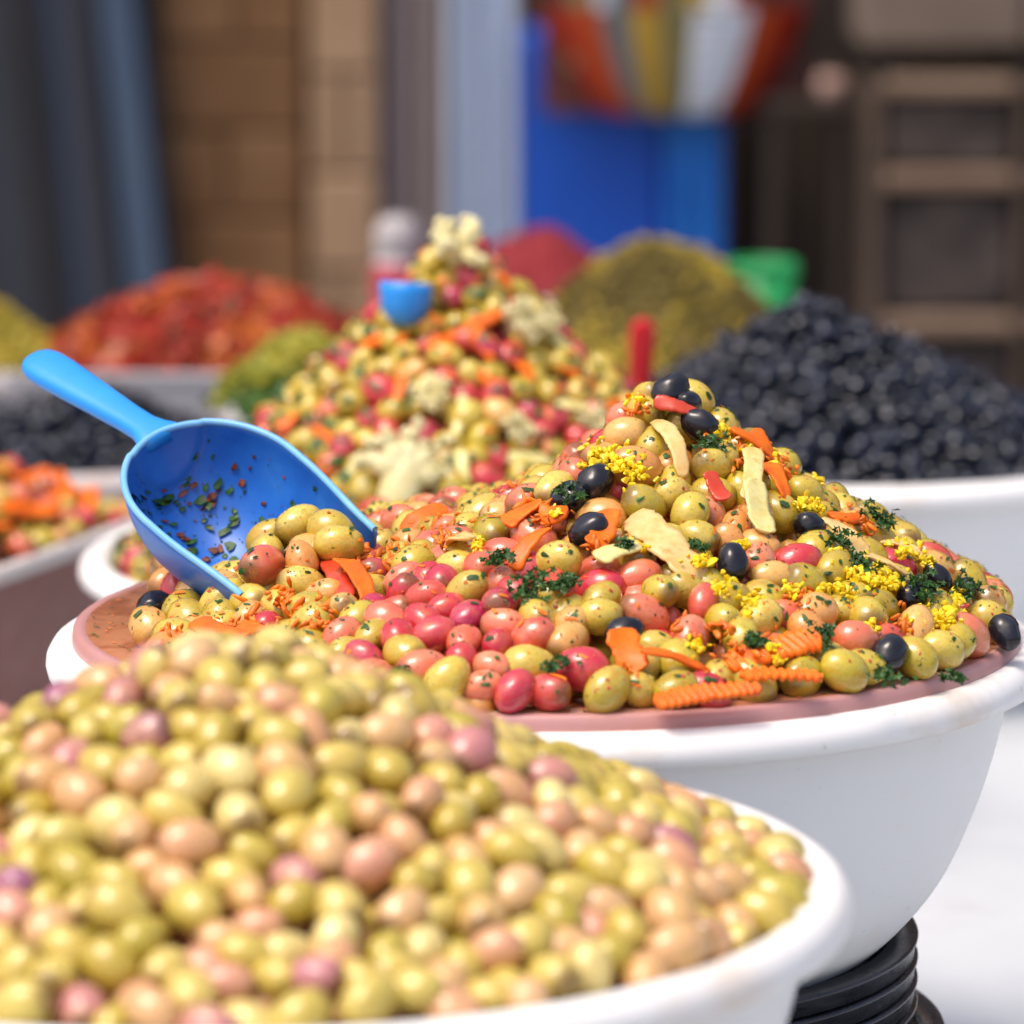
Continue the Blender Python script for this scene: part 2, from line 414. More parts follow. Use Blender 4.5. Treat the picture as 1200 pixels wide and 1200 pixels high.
# ------------------------------------------------------------------ heaps
class Heap:
    def __init__(s, c, z0, Rr, peak, H, prof, rough=0.004, seed=0):
        s.c, s.z0, s.R, s.H, s.prof, s.rough, s.seed = Vector((c[0], c[1])), z0, Rr, H, prof, rough, seed
        s.p = s.c + Vector(peak)
    def h(s, x, y):
        q = Vector((x, y)) - s.p
        d = q.length
        if d < 1e-6: q = Vector((1e-6, 0)); d = 1e-6
        u = q / d
        e = s.p - s.c
        bq = e.dot(u)
        L = -bq + math.sqrt(max(1e-9, bq * bq - e.length_squared + s.R * s.R))
        t = d / L
        if t > 1: return s.z0 - (t - 1) * .05
        return s.z0 + s.H * s.prof(t, u) + s.rough * mnoise.noise(Vector((x * 28, y * 28, s.seed)))
    def n(s, x, y):
        e = .004
        return Vector(((s.h(x - e, y) - s.h(x + e, y)) / (2 * e), (s.h(x, y - e) - s.h(x, y + e)) / (2 * e), 1)).normalized()
    def hit(s, px, py, lift=0.0):
        """where the sight line through a photo pixel meets the heap"""
        d = ray(px, py)
        k0 = (s.c.y - s.R - .03) / d.y
        p = CAM + d * k0
        for _ in range(900):
            if p.z < s.h(p.x, p.y) + lift: return p
            p = p + d * .001
        return None
    def scatter(s, dmin, off=0.0, tries=14000, jit=.002, zone=None):
        P = np.zeros((0, 3)); out = []
        for _ in range(tries):
            a, r = rng.uniform(0, 2 * math.pi), s.R * math.sqrt(rng.uniform())
            x, y = s.c.x + r * math.cos(a), s.c.y + r * math.sin(a)
            if zone and not zone(x, y): continue
            nn = s.n(x, y)
            p = Vector((x, y, s.h(x, y))) + nn * (off + rng.uniform(-jit, jit))
            pa = np.array(p)
            if len(P) and np.min(((P - pa) ** 2).sum(1)) < dmin * dmin: continue
            P = np.vstack([P, pa]); out.append((p, nn))
        return out

def interp(t, xs, ys):
    return float(np.interp(t, xs, ys))
def profM(t, u):
    r = interp(t, [0, .06, .2, .5, .8, .95, 1], [1, .95, .77, .45, .18, .05, .01])
    l = interp(t, [0, .05, .2, .35, .53, .7, .80, .88, 1], [1, .90, .57, .37, .26, .21, .13, .02, -.03])
    wl = smoothstep(.15, .95, -u.x) * (1 if u.y > 0 else smoothstep(1.0, .25, -u.y))
    return r * (1 - wl) + l * wl
def profF(t, u):
    return interp(t, [0, .1, .3, .6, .85, 1], [1, .96, .78, .42, .14, .0])
def profS(t, u):
    return interp(t, [0, .04, .15, .4, .7, .9, 1], [1, .95, .83, .59, .29, .11, .0])
def profK(t, u):
    return interp(t, [0, .05, .2, .5, .8, 1], [1, .95, .78, .46, .17, .0])

HM = Heap(cM, TRAY_Z + .010, .2325, (.062, .0), .111, profM, .004, 1)
HF = Heap(cF, RIM + .001, .2295, (.006, .0), .092, profF, .007, 2)
HS = Heap(cS, .915, .226, (.0, .0), .222, profS, .006, 3)
HK = Heap(cK, .915, .226, (-.02, .0), .118, profK, .005, 4)

# ---- blue scoop frame (needed before the olives so that they make room for it)
tip = HM.hit(270, 690, .012)
SB = tip + RIGHT * -.043 + UP * .079 + FWD * .099       # where the handle meets the scoop
sA = (RIGHT * .076 + UP * -.062 + FWD * -.080)
sL = .135
sA.normalize()
sC = (RIGHT * .068 + UP * .034 + FWD * .038)
sC = (sC - sA * sC.dot(sA)).normalized()
sN = sC.cross(sA)
if sN.z < 0: sN = -sN
SW, SD = .046, .058            # half width, depth
def scoop_w(u):
    w_ = SW * (math.sqrt(max(0, 1 - (1 - min(u, .42) / .42) ** 2)))
    return w_ * (1 - .10 * smoothstep(.5, 1, u))
def scoop_local(p):
    q = Vector(p) - SB
    return q.dot(sA), q.dot(sC), q.dot(sN)
def in_scoop(p, r):
    x, y, z = scoop_local(p)
    if x < -r or x > sL + r: return False
    wv = scoop_w(min(1, max(0.02, x / sL)))
    if abs(y) > wv + r: return False
    floor = -SD * (wv / SW) * math.sqrt(max(0, 1 - (y / (wv + 1e-5)) ** 2)) if abs(y) < wv else 0
    if z < floor - r: return False
    if x > sL * .55 and z < -.004: return False     # the olives it has dug into
    return z < .05

def bare(p):
    return p.x < cM.x - .196 - .10 * max(0, p.y - cM.y) + .004 * math.sin(p.y * 300)

# ---- olive records
olives = []          # dict(p, n, r, heap, kind, special)
def rot_for(n, dirv=None, tilt=.35):
    if dirv is None:
        a = rng.uniform(0, 2 * math.pi)
        dirv = Vector((math.cos(a), math.sin(a), 0))
    t_ = dirv - n * dirv.dot(n)
    x = (t_.normalized() + n * rng.normal(0, tilt)).normalized()
    zz = (n - x * n.dot(x)).normalized()
    return x, zz
SIZE = {'M': .89, 'F': .87, 'S': .86, 'T': .95}
def add_ol(p, n, heap, kind, s=None, x=None, special=False):
    s = s if s else float(np.clip(rng.normal(SIZE.get(heap, 1.0), .10), .62, 1.2))
    xx, zz = rot_for(n, x)
    olives.append(dict(p=Vector(p), n=Vector(n), s=s, heap=heap, kind=kind, x=xx, z=zz, special=special, sy=rng.uniform(.92, 1.1), sz=rng.uniform(.92, 1.08), var=rng.integers(0, 4)))

# hand-placed black olives of the marinated heap (photo pixels)
BLK = [(786, 458, 1.05), (820, 498, 1.0), (806, 472, .8), (698, 564, 1.05), (667, 583, 1.05), (690, 622, 1.08), (858, 660, 1.05), (733, 740, .95), (949, 617, 1.0), (1042, 767, 1.1), (1068, 697, .9), (1098, 676, .85), (1178, 741, 1.0), (181, 711, 1.05), (1131, 690, .75)]
taken = []
for px, py, s in BLK:
    p = HM.hit(px, py, .004)
    if p is None: p = HM.hit(px, py + 12, .004)
    if p is None: continue
    n = HM.n(p.x, p.y)
    add_ol(p, n, 'M', 'black', s * .86, special=True)
    taken.append((p, .0155))

# big pieces: strips, carrots laid along two photo pixels:  (kind, x1,y1,x2,y2, width mm, lift mm)
PIECES = [
    ('peel', 726, 590, 822, 672, 17, 11), ('peel', 884, 536, 880, 580, 11, 11), ('garlic', 878, 566, 896, 618, 13, 13),
    ('peel', 774, 486, 806, 545, 10, 12), ('peel', 970, 606, 1018, 645, 11, 11), ('garlic', 938, 552, 980, 560, 11, 10),
    ('peel', 1002, 640, 1062, 672, 9, 9), ('peel', 1035, 625, 1075, 650, 8, 8), ('garlic', 700, 655, 745, 632, 12, 11), ('peel', 548, 640, 520, 622, 10, 9),
    ('crinkle', 858, 768, 956, 752, 15, 8), ('crinkle', 870, 788, 962, 792, 8, 8), ('crinkle', 770, 816, 888, 808, 12, 6),
    ('carrot', 752, 770, 842, 773, 6, 10), ('carrot', 596, 652, 640, 622, 9, 10), ('carrot', 590, 612, 632, 590, 13, 9), ('carrot', 632, 604, 664, 600, 12, 9),
    ('carrot', 735, 450, 752, 490, 8, 11), ('carrot', 858, 505, 945, 555, 9, 10), ('carrot', 900, 545, 925, 580, 12, 8), ('carrot', 716, 600, 700, 640, 13, 8),
    ('carrot', 725, 745, 745, 780, 16, 8), ('carrot', 880, 500, 912, 540, 8, 9), ('carrot', 470, 612, 520, 596, 10, 9), ('carrot', 975, 600, 1005, 612, 8, 9),
    ('carrot', 300, 735, 262, 752, 14, 9), ('carrot', 232, 735, 282, 748, 12, 9), ('carrot', 402, 660, 440, 690, 12, 8),
    ('pepper', 768, 470, 822, 482, 8, 13), ('pepper', 828, 560, 850, 582, 9, 10), ('pepper', 640, 668, 668, 690, 10, 8), ('pepper', 385, 655, 404, 690, 11, 8),
]
def ell(p1, p2):
    return [(p1 + (p2 - p1) * k) for k in (0.0, .25, .5, .75, 1.0)]
pieces3d = []
for kd, x1, y1, x2, y2, wd, lf in PIECES:
    a, b = HM.hit(x1, y1, lf / 1000), HM.hit(x2, y2, lf / 1000)
    if a is None: a = HM.hit(x1, y1 + 8, lf / 1000)
    if b is None: b = HM.hit(x2, y2 + 8, lf / 1000)
    if a is None or b is None: continue
    L = (b - a).length
    if L > .055: a, b = (a + b) / 2 - (b - a) * (.0275 / L), (a + b) / 2 + (b - a) * (.0275 / L)
    mid = (a + b) / 2
    n = HM.n(mid.x, mid.y)
    pieces3d.append((kd, a, b, n, wd / 1000))

# marinated heap, outer layer
def zoneM(px, py):
    red = math.exp(-((px - 560) / 125) ** 2 - ((py - 755) / 80) ** 2) * 2.7 + .12 + .45 * math.exp(-((px - 765) / 40) ** 2 - ((py - 690) / 40) ** 2) + .25 * math.exp(-((px - 840) / 60) ** 2 - ((py - 560) / 50) ** 2)
    pink = .27 + 1.5 * math.exp(-((px - 590) / 160) ** 2 - ((py - 700) / 100) ** 2)
    green = 1.75 + 1.0 * smoothstep(740, 1000, px)
    orange = .32 + .35 * smoothstep(420, 250, px)
    wv = np.array([green, orange, pink, red]); wv /= wv.sum()
    return ['green', 'orange', 'pink', 'red'][rng.choice(4, p=wv)]
for p, n in HM.scatter(.0151, tries=26000):
    if any((p - q).length < d for q, d in taken): continue
    if in_scoop(p, .010): continue
    px, py = project(p)
    if bare(p): continue    # the bare, oily patch of the tray
    s = None
    close = False
    for kd, a, b, nn, wd in pieces3d:
        for q in ell(a, b):
            if (p - q).length < .0125 + wd * .25: close = True
    if close: p = p - n * .0045
    add_ol(p, n, 'M', zoneM(px, py))
# olives caught in the scoop
for u, v, z in ((.86, -.35, -.006), (.74, -.05, -.014), (.90, .22, -.008), (.72, .42, -.010), (.98, -.05, .000), (.88, .55, -.004), (.64, .18, -.020), (1.0, .4, .002)):
    p = SB + sA * (u * sL) + sC * (v * SW) + sN * z
    add_ol(p, sN, 'M', ['green', 'orange', 'green', 'pink'][rng.integers(0, 4)], .98)

# plain heap
for p, n in HF.scatter(.0153, jit=.003, tries=26000):
    px, py = project(p)
    pk = rng.uniform()
    k = 'pale' if pk < .62 else ('blush' if pk < .92 else 'purple')
    add_ol(p, n, 'F', k)
# tall mixed heap
CAULI = [(538, 300, 1.0, 0), (604, 384, .85, 1), (634, 384, .65, 2), (468, 570, 1.7, 3), (506, 470, .7, 4), (690, 500, .6, 5), (605, 505, .6, 1)]
cauli3d = []
for px, py, s, k in CAULI:
    p = HS.hit(px, py, .004) or HS.hit(px, py + 25, .004)
    if p is None:
        d = on_y(px, py, HS.p.y); p = Vector((d.x, d.y, d.z))
    cauli3d.append((p, s, k))
STK = [(478, 430, 455, 490, 12), (500, 405, 520, 395, 12), (610, 420, 625, 450, 14), (520, 395, 590, 370, 13), (330, 505, 350, 480, 13), (420, 400, 470, 395, 15), (555, 385, 575, 420, 12), (700, 410, 735, 440, 11), (640, 345, 625, 325, 11),
       (395, 520, 370, 505, 11), (655, 425, 690, 450, 11), (585, 320, 610, 345, 12), (300, 575, 330, 560, 12), (725, 470, 700, 485, 10), (350, 545, 325, 530, 11), (590, 455, 560, 440, 11)]
PAL = [(545, 470, 530, 520, 12), (612, 480, 622, 520, 12), (590, 535, 650, 540, 12), (540, 530, 548, 590, 13), (655, 470, 690, 480, 11), (500, 440, 520, 470, 12), (420, 540, 400, 565, 12), (650, 395, 680, 420, 13), (575, 300, 600, 315, 10)]
pieceS = []
for lst, kd in ((STK, 'carrot'), (PAL, 'garlic')):
    for x1, y1, x2, y2, wd in lst:
        wd *= .68
        a, b = HS.hit(x1, y1, .011), HS.hit(x2, y2, .011)
        if a is None or b is None: continue
        if (b - a).length > .075: b = a + (b - a).normalized() * .075
        mid = (a + b) / 2
        pieceS.append((kd, a, b, HS.n(mid.x, mid.y), wd / 1000))
for p, n in HS.scatter(.0146, jit=.003, tries=22000):
    if any((p - q).length < .012 * s for q, s, k in cauli3d): continue
    px, py = project(p)
    wv = np.array([2.0, .10, .35, .85 + 1.2 * math.exp(-((px - 520) / 60) ** 2 - ((py - 430) / 40) ** 2)]); wv /= wv.sum()
    add_ol(p, n, 'S', ['green', 'orange', 'pink', 'red'][rng.choice(4, p=wv)])
# black heap
for p, n in HK.scatter(.0132, jit=.004, tries=22000):
    add_ol(p, n, 'K', 'dull_black', float(np.clip(rng.normal(.70, .09), .52, .95)))

for hk in 'MFS':
    ids = [i for i, o in enumerate(olives) if o['heap'] == hk]
    Q = np.array([olives[i]['p'][:] for i in ids])
    for q, i in enumerate(ids):
        if olives[i]['special']: continue
        d = np.sort(((Q - Q[q]) ** 2).sum(1))[1:4] ** .5
        olives[i]['s'] = float(np.clip(d.mean() / .0182 * rng.uniform(.94, 1.08), .70, 1.12))

# ---- which olives does the photograph show?
P = np.array([o['p'][:] for o in olives]); Rad = np.array([.0093 * o['s'] for o in olives])
camv = np.array(CAM[:])
score = np.zeros(len(olives))
offs = [(0, 0)] + [(math.cos(a) * .75, math.sin(a) * .75) for a in np.linspace(0, 2 * math.pi, 9)[:-1]]
for i, o in enumerate(olives):
    px, py = project(o['p'])
    if not (-15 < px < 1215 and -15 < py < 1215): continue
    for ox, oy in offs:
        tgt = P[i] + np.array((RIGHT * ox + UP * oy)[:]) * Rad[i]
        dv = tgt - camv; dist = np.linalg.norm(dv); dv /= dist
        rel = P - camv
        along = rel @ dv
        perp2 = (rel ** 2).sum(1) - along ** 2
        m = (along < dist - .004) & (perp2 < (Rad * .97) ** 2)
        m[i] = False
        if not m.any(): score[i] += 1.0 / dist ** 2

# ---- olive meshes
def olive_mesh(name, mat, var, sub=3, black=False):
    bm = bmesh.new()
    bmesh.ops.create_icosphere(bm, subdivisions=sub, radius=1)
    for v in bm.verts:
        d = v.co.normalized()
        x, y, z = d
        egg = 1 - .07 * x * (1 if var % 2 else -.4)
        r = 1 + .035 * mnoise.noise(d * 1.6 + Vector((var * 7, 0, 0)))
        if black:
            r += .09 * mnoise.noise(d * 2.1 + Vector((var * 5, 3, 0))) - .09 * abs(mnoise.noise(d * 4 + Vector((var, 0, 9)))) 
        # stem dimple
        dim = math.exp(-((1 - x) / .035))
        r -= .10 * dim
        if var == 2:   # a crack from bruising
            r -= .06 * math.exp(-((y + .25 * math.sin(3 * x)) / .055) ** 2) * smoothstep(-.1, .35, z)
        elif var == 3 and not black:
            r -= .05 * math.exp(-((z - .1) / .05) ** 2) * smoothstep(0, .4, y)
        L_ = .0125
        v.co = Vector((x * r * L_, y * r * .0093 * egg, z * r * .0093 * egg))
    me = bpy.data.meshes.new(name)
    bm.to_mesh(me); bm.free()
    me.materials.append(mat)
    me.polygons.foreach_set('use_smooth', [True] * len(me.polygons))
    return me
KN = {'green': ('green_olive', 'green olive'), 'orange': ('orange_olive', 'orange-tinged olive'), 'pink': ('pink_olive', 'pink olive'), 'red': ('red_olive', 'deep red olive'), 'black': ('black_olive', 'glossy black olive'),
      'pale': ('pale_green_olive', 'pale green olive'), 'blush': ('blush_olive', 'pinkish beige olive'), 'purple': ('purple_olive', 'mauve olive'), 'dull_black': ('wrinkled_black_olive', 'wrinkled black olive')}
WHERE = {'M': 'flecked with herbs in the basin with the blue scoop', 'F': 'in the basin of plain olives without herbs', 'S': 'in the tall mixed heap topped with cauliflower', 'K': 'in the basin heaped with only black olives', 'T': 'among the mixed pickles in the red-brown tub'}
GRP = {'M': 'marinated olives around the blue scoop', 'F': 'plain olives in the white basin', 'S': 'olives of the tall mixed heap', 'K': 'black olives heaped in one basin', 'T': 'olives in the red-brown tub'}
meshes = {}
SHORT = {'M': 'the herbed olive heap', 'F': 'the plain olive heap', 'S': 'the tall mixed heap', 'K': 'the all black heap'}
def om(kind, var, sub=3):
    k = (kind, var, sub)
    if k not in meshes: meshes[k] = olive_mesh(KN[kind][0], M[kind], var, sub, kind in ('black', 'dull_black'))
    return meshes[k]
def omat(o):
    return frame_matrix(o['p'], o['x'], o['z'], (o['s'], o['s'] * o['sy'], o['s'] * o['sz']))
BLKW = {0: None}
NEAR = {'M': [(o['p'], 'beside a glossy black olive') for o in olives if o['heap'] == 'M' and o['kind'] == 'black'] + [((a + b) / 2, 'touching ' + {'peel': 'a beige slice', 'garlic': 'a pale yellow slice', 'crinkle': 'a crinkle-cut carrot', 'carrot': 'a carrot strip', 'pepper': 'a red pepper strip'}[kd]) for kd, a, b, n, wd in pieces3d],
        'F': [(o['p'], 'beside a mauve olive') for o in olives if o['heap'] == 'F' and o['kind'] == 'purple'],
        'S': [(p, 'beside cauliflower') for p, s, k in cauli3d] + [((a + b) / 2, 'touching ' + ('a carrot strip' if kd == 'carrot' else 'a pale slice')) for kd, a, b, n, wd in pieceS]}
def add_olive_object(o, sub=3):
    nm, lb = KN[o['kind']]
    ob = link(nm, om(o['kind'], int(o['var']), sub), None, omat(o))
    hp = {'M': HM, 'F': HF, 'S': HS, 'K': HK}.get(o['heap'])
    lab = lb
    if o['var'] == 2 and o['kind'] not in ('black', 'dull_black'): lab = 'cracked ' + lab
    elif o['s'] > 1.02: lab = 'big ' + lab
    elif o['s'] < .78 and o['heap'] != 'K': lab = 'small ' + lab
    if hp is None: lab += ' among mixed pickles in the red-brown tub'
    else:
        f = (o['p'].z - hp.z0) / hp.H
        px, py = o['p'].x - SB.x, o['p'].y - SB.y
        if o['heap'] == 'M' and in_scoop(o['p'], .02): lab += ' in or against the blue scoop'
        else: lab += (' near the peak of ' if f > .7 else ' high on ' if f > .48 else ' midway down ' if f > .22 else ' at the foot of ') + SHORT[o['heap']]
    if o['kind'] not in ('black', 'purple'):
        best = min(NEAR.get(o['heap'], []), key=lambda q: (q[0] - o['p']).length, default=None)
        if best and (best[0] - o['p']).length < .024: lab += ', ' + best[1]
    if len(lab.split()) > 15: lab = lab.split(', ')[0]
    tag(ob, lab, 'olive', GRP[o['heap']])
    return ob
for hk, cap in (('M', 470), ('F', 420), ('S', 300), ('K', 300)):
    ids = [i for i, o in enumerate(olives) if o['heap'] == hk]
    ids.sort(key=lambda i: -score[i] - (9 if olives[i]['special'] else 0))
    take = [i for i in ids if score[i] >= (1.5 if hk in 'MF' else 2.2) / 6.2 / (1 if hk in 'MF' else 2) or olives[i]['special']][:cap]
    for i in take:
        olives[i]['single'] = True
        add_olive_object(olives[i])

def join_olives(name, recs, label_, cat, parts_sub=2, extra=None):
    """olives that are hidden, past the limit or beneath the outer layer: one mass"""
    kinds = sorted({r['kind'] for r in recs})
    V, F, MI = [], [], []
    off = 0
    src = {}
    for r in recs:
        k = (r['kind'], int(r['var']))
        if k not in src:
            me = olive_mesh('tmp', M[r['kind']], k[1], parts_sub, r['kind'] in ('black', 'dull_black'))
            co = np.empty(len(me.vertices) * 3); me.vertices.foreach_get('co', co)
            fa = np.empty(len(me.polygons) * 3, dtype=np.int64); me.polygons.foreach_get('vertices', fa)
            src[k] = (co.reshape(-1, 3), fa.reshape(-1, 3)); bpy.data.meshes.remove(me)
        co, fa = src[k]
        mw = np.array(omat(r))
        V.append(co @ mw[:3, :3].T + mw[:3, 3]); F.append(fa + off); off += len(co)
        MI.append(np.full(len(fa), kinds.index(r['kind'])))
    if extra is not None:
        ev, ef = extra
        V.append(ev); F.append(ef + off); MI.append(np.full(len(ef), len(kinds)))
    V, F, MI = np.vstack(V), np.vstack(F), np.concatenate(MI)
    me = bpy.data.meshes.new(name)
    me.from_pydata(V.tolist(), [], F.tolist())
    for k in kinds: me.materials.append(M[k + '_heap'])
    if extra is not None: me.materials.append(M[kinds[0] + '_heap'])
    me.polygons.foreach_set('material_index', MI)
    me.polygons.foreach_set('use_smooth', [True] * len(F))
    me.update()
    o = link(name, me)
    tag(o, label_, cat, kind='stuff')
    return o
def core(heap, off, n=48):
    """solid inside of a heap"""
    V = [(heap.p.x, heap.p.y, heap.h(heap.p.x, heap.p.y) - off * 1.4)]; F = []
    m = 20
    for i in range(n):
        a = 2 * math.pi * i / n
        u = Vector((math.cos(a), math.sin(a)))
        e = heap.p - heap.c; bq = e.dot(u)
        L = -bq + math.sqrt(bq * bq - e.length_squared + heap.R ** 2) - .004
        for j in range(1, m + 1):
            q = heap.p + u * (L * j / m)
            V.append((q.x, q.y, max(heap.z0 - .012, heap.h(q.x, q.y) - off)))
    for i in range(n):
        j = (i + 1) % n
        F.append((0, 1 + i * m, 1 + j * m))
        for q in range(m - 1):
            a, b, c, d = 1 + i * m + q, 1 + i * m + q + 1, 1 + j * m + q + 1, 1 + j * m + q
            F += [(a, b, c), (a, c, d)]
    return np.array(V), np.array(F)
def deep(heap, dmin, kindf, hk, hole=None):
    recs = []
    n0 = len(olives)
    for p, n in heap.scatter(dmin, off=-.0125, tries=5000):
        if hk == 'M' and (in_scoop(p, .011) or bare(p)): continue
        if p.z < heap.z0 - .006: continue
        add_ol(p, n, hk, kindf())
    recs = olives[n0:]
    del olives[n0:]
    return recs
pick = lambda ks, ps: (lambda: ks[rng.choice(len(ks), p=ps)])
for hk, heap, kf, lb in (('M', HM, pick(['green', 'orange', 'pink', 'red'], [.45, .25, .2, .1]), 'olives packed deeper in the herbed heap with the blue scoop'),
                         ('F', HF, pick(['pale', 'blush', 'purple'], [.72, .24, .04]), 'olives packed deeper in the heap of plain olives'),
                         ('S', HS, pick(['green', 'orange', 'pink', 'red'], [.55, .15, .15, .15]), 'olives packed deeper in the tall mixed heap'),
                         ('K', HK, pick(['dull_black'], [1.0]), 'black olives packed deeper in the all black heap')):
    rest = [o for o in olives if o['heap'] == hk and not o.get('single')]
    join_olives('packed_olives', rest + deep(heap, .0170, kf, hk), lb, 'olives', 2, core(heap, .024))

# ------------------------------------------------------------------ blue scoop
def scoop_meshes(pref, mbody, mrim, mhandle, hdir_local):
    nu, nv = 40, 36
    def pt(u, v, inset=0.0):
        wv = max(scoop_w(u) - inset, .0002)
        d = max(SD * (scoop_w(u) / SW) ** .85 - inset, .0002) * (1 - .12 * smoothstep(.55, 1, u))
        return Vector((u * sL + (inset if u < .05 else 0), wv * math.sin(v), -d * math.cos(v)))
    us = [0.0] + [1 - math.cos(i / nu * math.pi / 2) for i in range(1, nu + 1)]
    V, F = [], []
    for ins in (0.0, .0024):
        for u in us:
            for j in range(nv + 1):
                V.append(pt(max(u, .0005), -math.pi / 2 + math.pi * j / nv, ins))
    S = (nu + 1) * (nv + 1)
    for k in (0, 1):
        for i in range(nu):
            for j in range(nv):
                a = k * S + i * (nv + 1) + j
                f = (a, a + 1, a + nv + 2, a + nv + 1)
                F.append(f if k == 0 else f[::-1])
    for i in range(nu):
        for j in (0, nv):
            a = i * (nv + 1) + j
            f = (a, a + nv + 1, a + nv + 1 + S, a + S)
            F.append(f if j == 0 else f[::-1])
    for j in range(nv):
        a = nu * (nv + 1) + j
        F.append((a, a + 1, a + 1 + S, a + S))
    body = mesh(pref + '_body', V, F, mbody)
    bm = bmesh.new(); bm.from_mesh(body); bmesh.ops.recalc_face_normals(bm, faces=bm.faces); bm.to_mesh(body); bm.free()
    # rim bead
    path = [pt(u, -math.pi / 2, .0012) for u in reversed(us)] + [pt(u, math.pi / 2, .0012) for u in us[1:]]
    rim = tube_mesh(pref + '_rim', path, [.0019] * len(path), mrim)
    # handle
    hd = hdir_local
    hl = hd.length
    hd = hd.normalized()
    side = Vector((0, 1, 0)); side = (side - hd * side.dot(hd)).normalized()
    upv = hd.cross(side)
    if upv.z < 0: upv = -upv
    V, F = [], []
    stations = [(-.045, .014, .004), (-.01, .0135, .005), (.04, .0105, .0052), (.10, .0086, .0052), (.22, .0086, .0052), (.45, .0100, .0054), (.65, .0114, .0056), (.8, .0122, .0056), (.9, .0120, .0054), (.955, .0102, .005), (.985, .007, .004), (1.0, .0024, .002)]
    n = 20
    base = Vector((-.001, 0, -.0035))
    for t_, hw, hh in stations:
        c = base + hd * (t_ * hl)
        for i in range(n):
            a = 2 * math.pi * i / n
            ca, sa = math.cos(a), math.sin(a)
            V.append(c + side * (hw * math.copysign(abs(ca) ** .75, ca)) + upv * (hh * math.copysign(abs(sa) ** .75, sa)))
    for i in range(len(stations) - 1):
        for j in range(n):
            k = (j + 1) % n
            F.append((i * n + j, i * n + k, (i + 1) * n + k, (i + 1) * n + j))
    F.append(tuple(range(n))[::-1]); F.append(tuple((len(stations) - 1) * n + j for j in range(n)))
    hm = mesh(pref + '_handle', V, F, mhandle)
    bm = bmesh.new(); bm.from_mesh(hm); bmesh.ops.recalc_face_normals(bm, faces=bm.faces); bm.to_mesh(hm); bm.free()
    return body, rim, hm, pt
def tube_mesh(name, path, rad, mat, n=8):
    V, F = [], []
    m = len(path)
    for i, p in enumerate(path):
        t_ = (path[min(i + 1, m - 1)] - path[max(i - 1, 0)]).normalized()
        a = Vector((0, 0, 1)) if abs(t_.z) < .9 else Vector((1, 0, 0))
        u = t_.cross(a).normalized(); v = t_.cross(u)
        for k in range(n):
            q = 2 * math.pi * k / n
            V.append(p + u * (rad[i] * math.cos(q)) + v * (rad[i] * math.sin(q)))
    for i in range(m - 1):
        for k in range(n):
            l = (k + 1) % n
            F.append((i * n + k, i * n + l, (i + 1) * n + l, (i + 1) * n + k))
    F.append(tuple(range(n))); F.append(tuple((m - 1) * n + k for k in range(n))[::-1])
    return mesh(name, V, F, mat)
hworld = RIGHT * -.071 + UP * .042 + FWD * .070
hloc = Vector((hworld.dot(sA), hworld.dot(sC), hworld.dot(sN)))
SY = sN.cross(sA)
if SY.dot(sC) < 0: hloc.y = -hloc.y
hloc = Vector((hworld.dot(sA), hworld.dot(SY), hworld.dot(sN)))
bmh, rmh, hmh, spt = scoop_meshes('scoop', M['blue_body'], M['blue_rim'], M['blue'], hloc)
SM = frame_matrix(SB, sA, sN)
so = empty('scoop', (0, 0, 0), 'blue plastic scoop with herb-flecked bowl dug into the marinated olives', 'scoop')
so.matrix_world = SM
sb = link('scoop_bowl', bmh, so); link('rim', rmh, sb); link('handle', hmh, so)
# herb and spice residue sticking inside the scoop
def flake(V, F, p, n, s, elong=1.0, bend=.3):
    a = rnd.uniform(0, 6.283)
    t_ = Vector((math.cos(a), math.sin(a), .37)); t_ = (t_ - n * t_.dot(n)).normalized(); b_ = n.cross(t_)
    k = len(V)
    pts = []
    m = 6
    for i in range(m):
        q = 2 * math.pi * i / m
        rr = s * rnd.uniform(.55, 1.15)
        pts.append(p + t_ * (rr * elong * math.cos(q)) + b_ * (rr * math.sin(q)) + n * (.0003 + rnd.uniform(0, bend) * s))
    V.append(p + n * (.0006 + .35 * s * bend)); V.extend(pts)
    for i in range(m): F.append((k, k + 1 + i, k + 1 + (i + 1) % m))
def flakes_obj(name, VF, mat, label=None, cat=None, parent=None):
    V, F = VF
    me = mesh(name, V, F, mat, smooth=False)
    o = link(name, me, parent)
    tag(o, label, cat, kind='stuff')
    return o
M['chop_brown_'] = noisy('brown_spice_residue', [(.35, (.07, .022, .010)), (.65, (.26, .05, .01))], scale=300, rough=.5, bump_s=.2, per='ISL', hue_shift=.4)
gv, cv = ([], []), ([], [])
for i in range(340):
    u = min(.85, abs(rnd.gauss(.12, .16)) + .05) if rnd.random() < .65 else rnd.uniform(.2, .85); v = rnd.choice([rnd.gauss(-.5, .35), rnd.gauss(.3, .5), rnd.uniform(-1.3, 1.3)]); v = max(-1.4, min(1.4, v))
    p = spt(u, v, .0026)
    n = Vector((0, -math.sin(v), math.cos(v)))
    if rnd.random() < .62: flake(*gv, p, n, .0004 + .0036 * rnd.random() ** 3, rnd.uniform(.8, 1.6))
    else: flake(*cv, p, n, .0004 + .0036 * rnd.random() ** 3, rnd.uniform(.8, 1.6))
flakes_obj('herb_residue', gv, M['parsley'], parent=sb)
flakes_obj('spice_residue', cv, M['chop_brown_'], parent=sb)

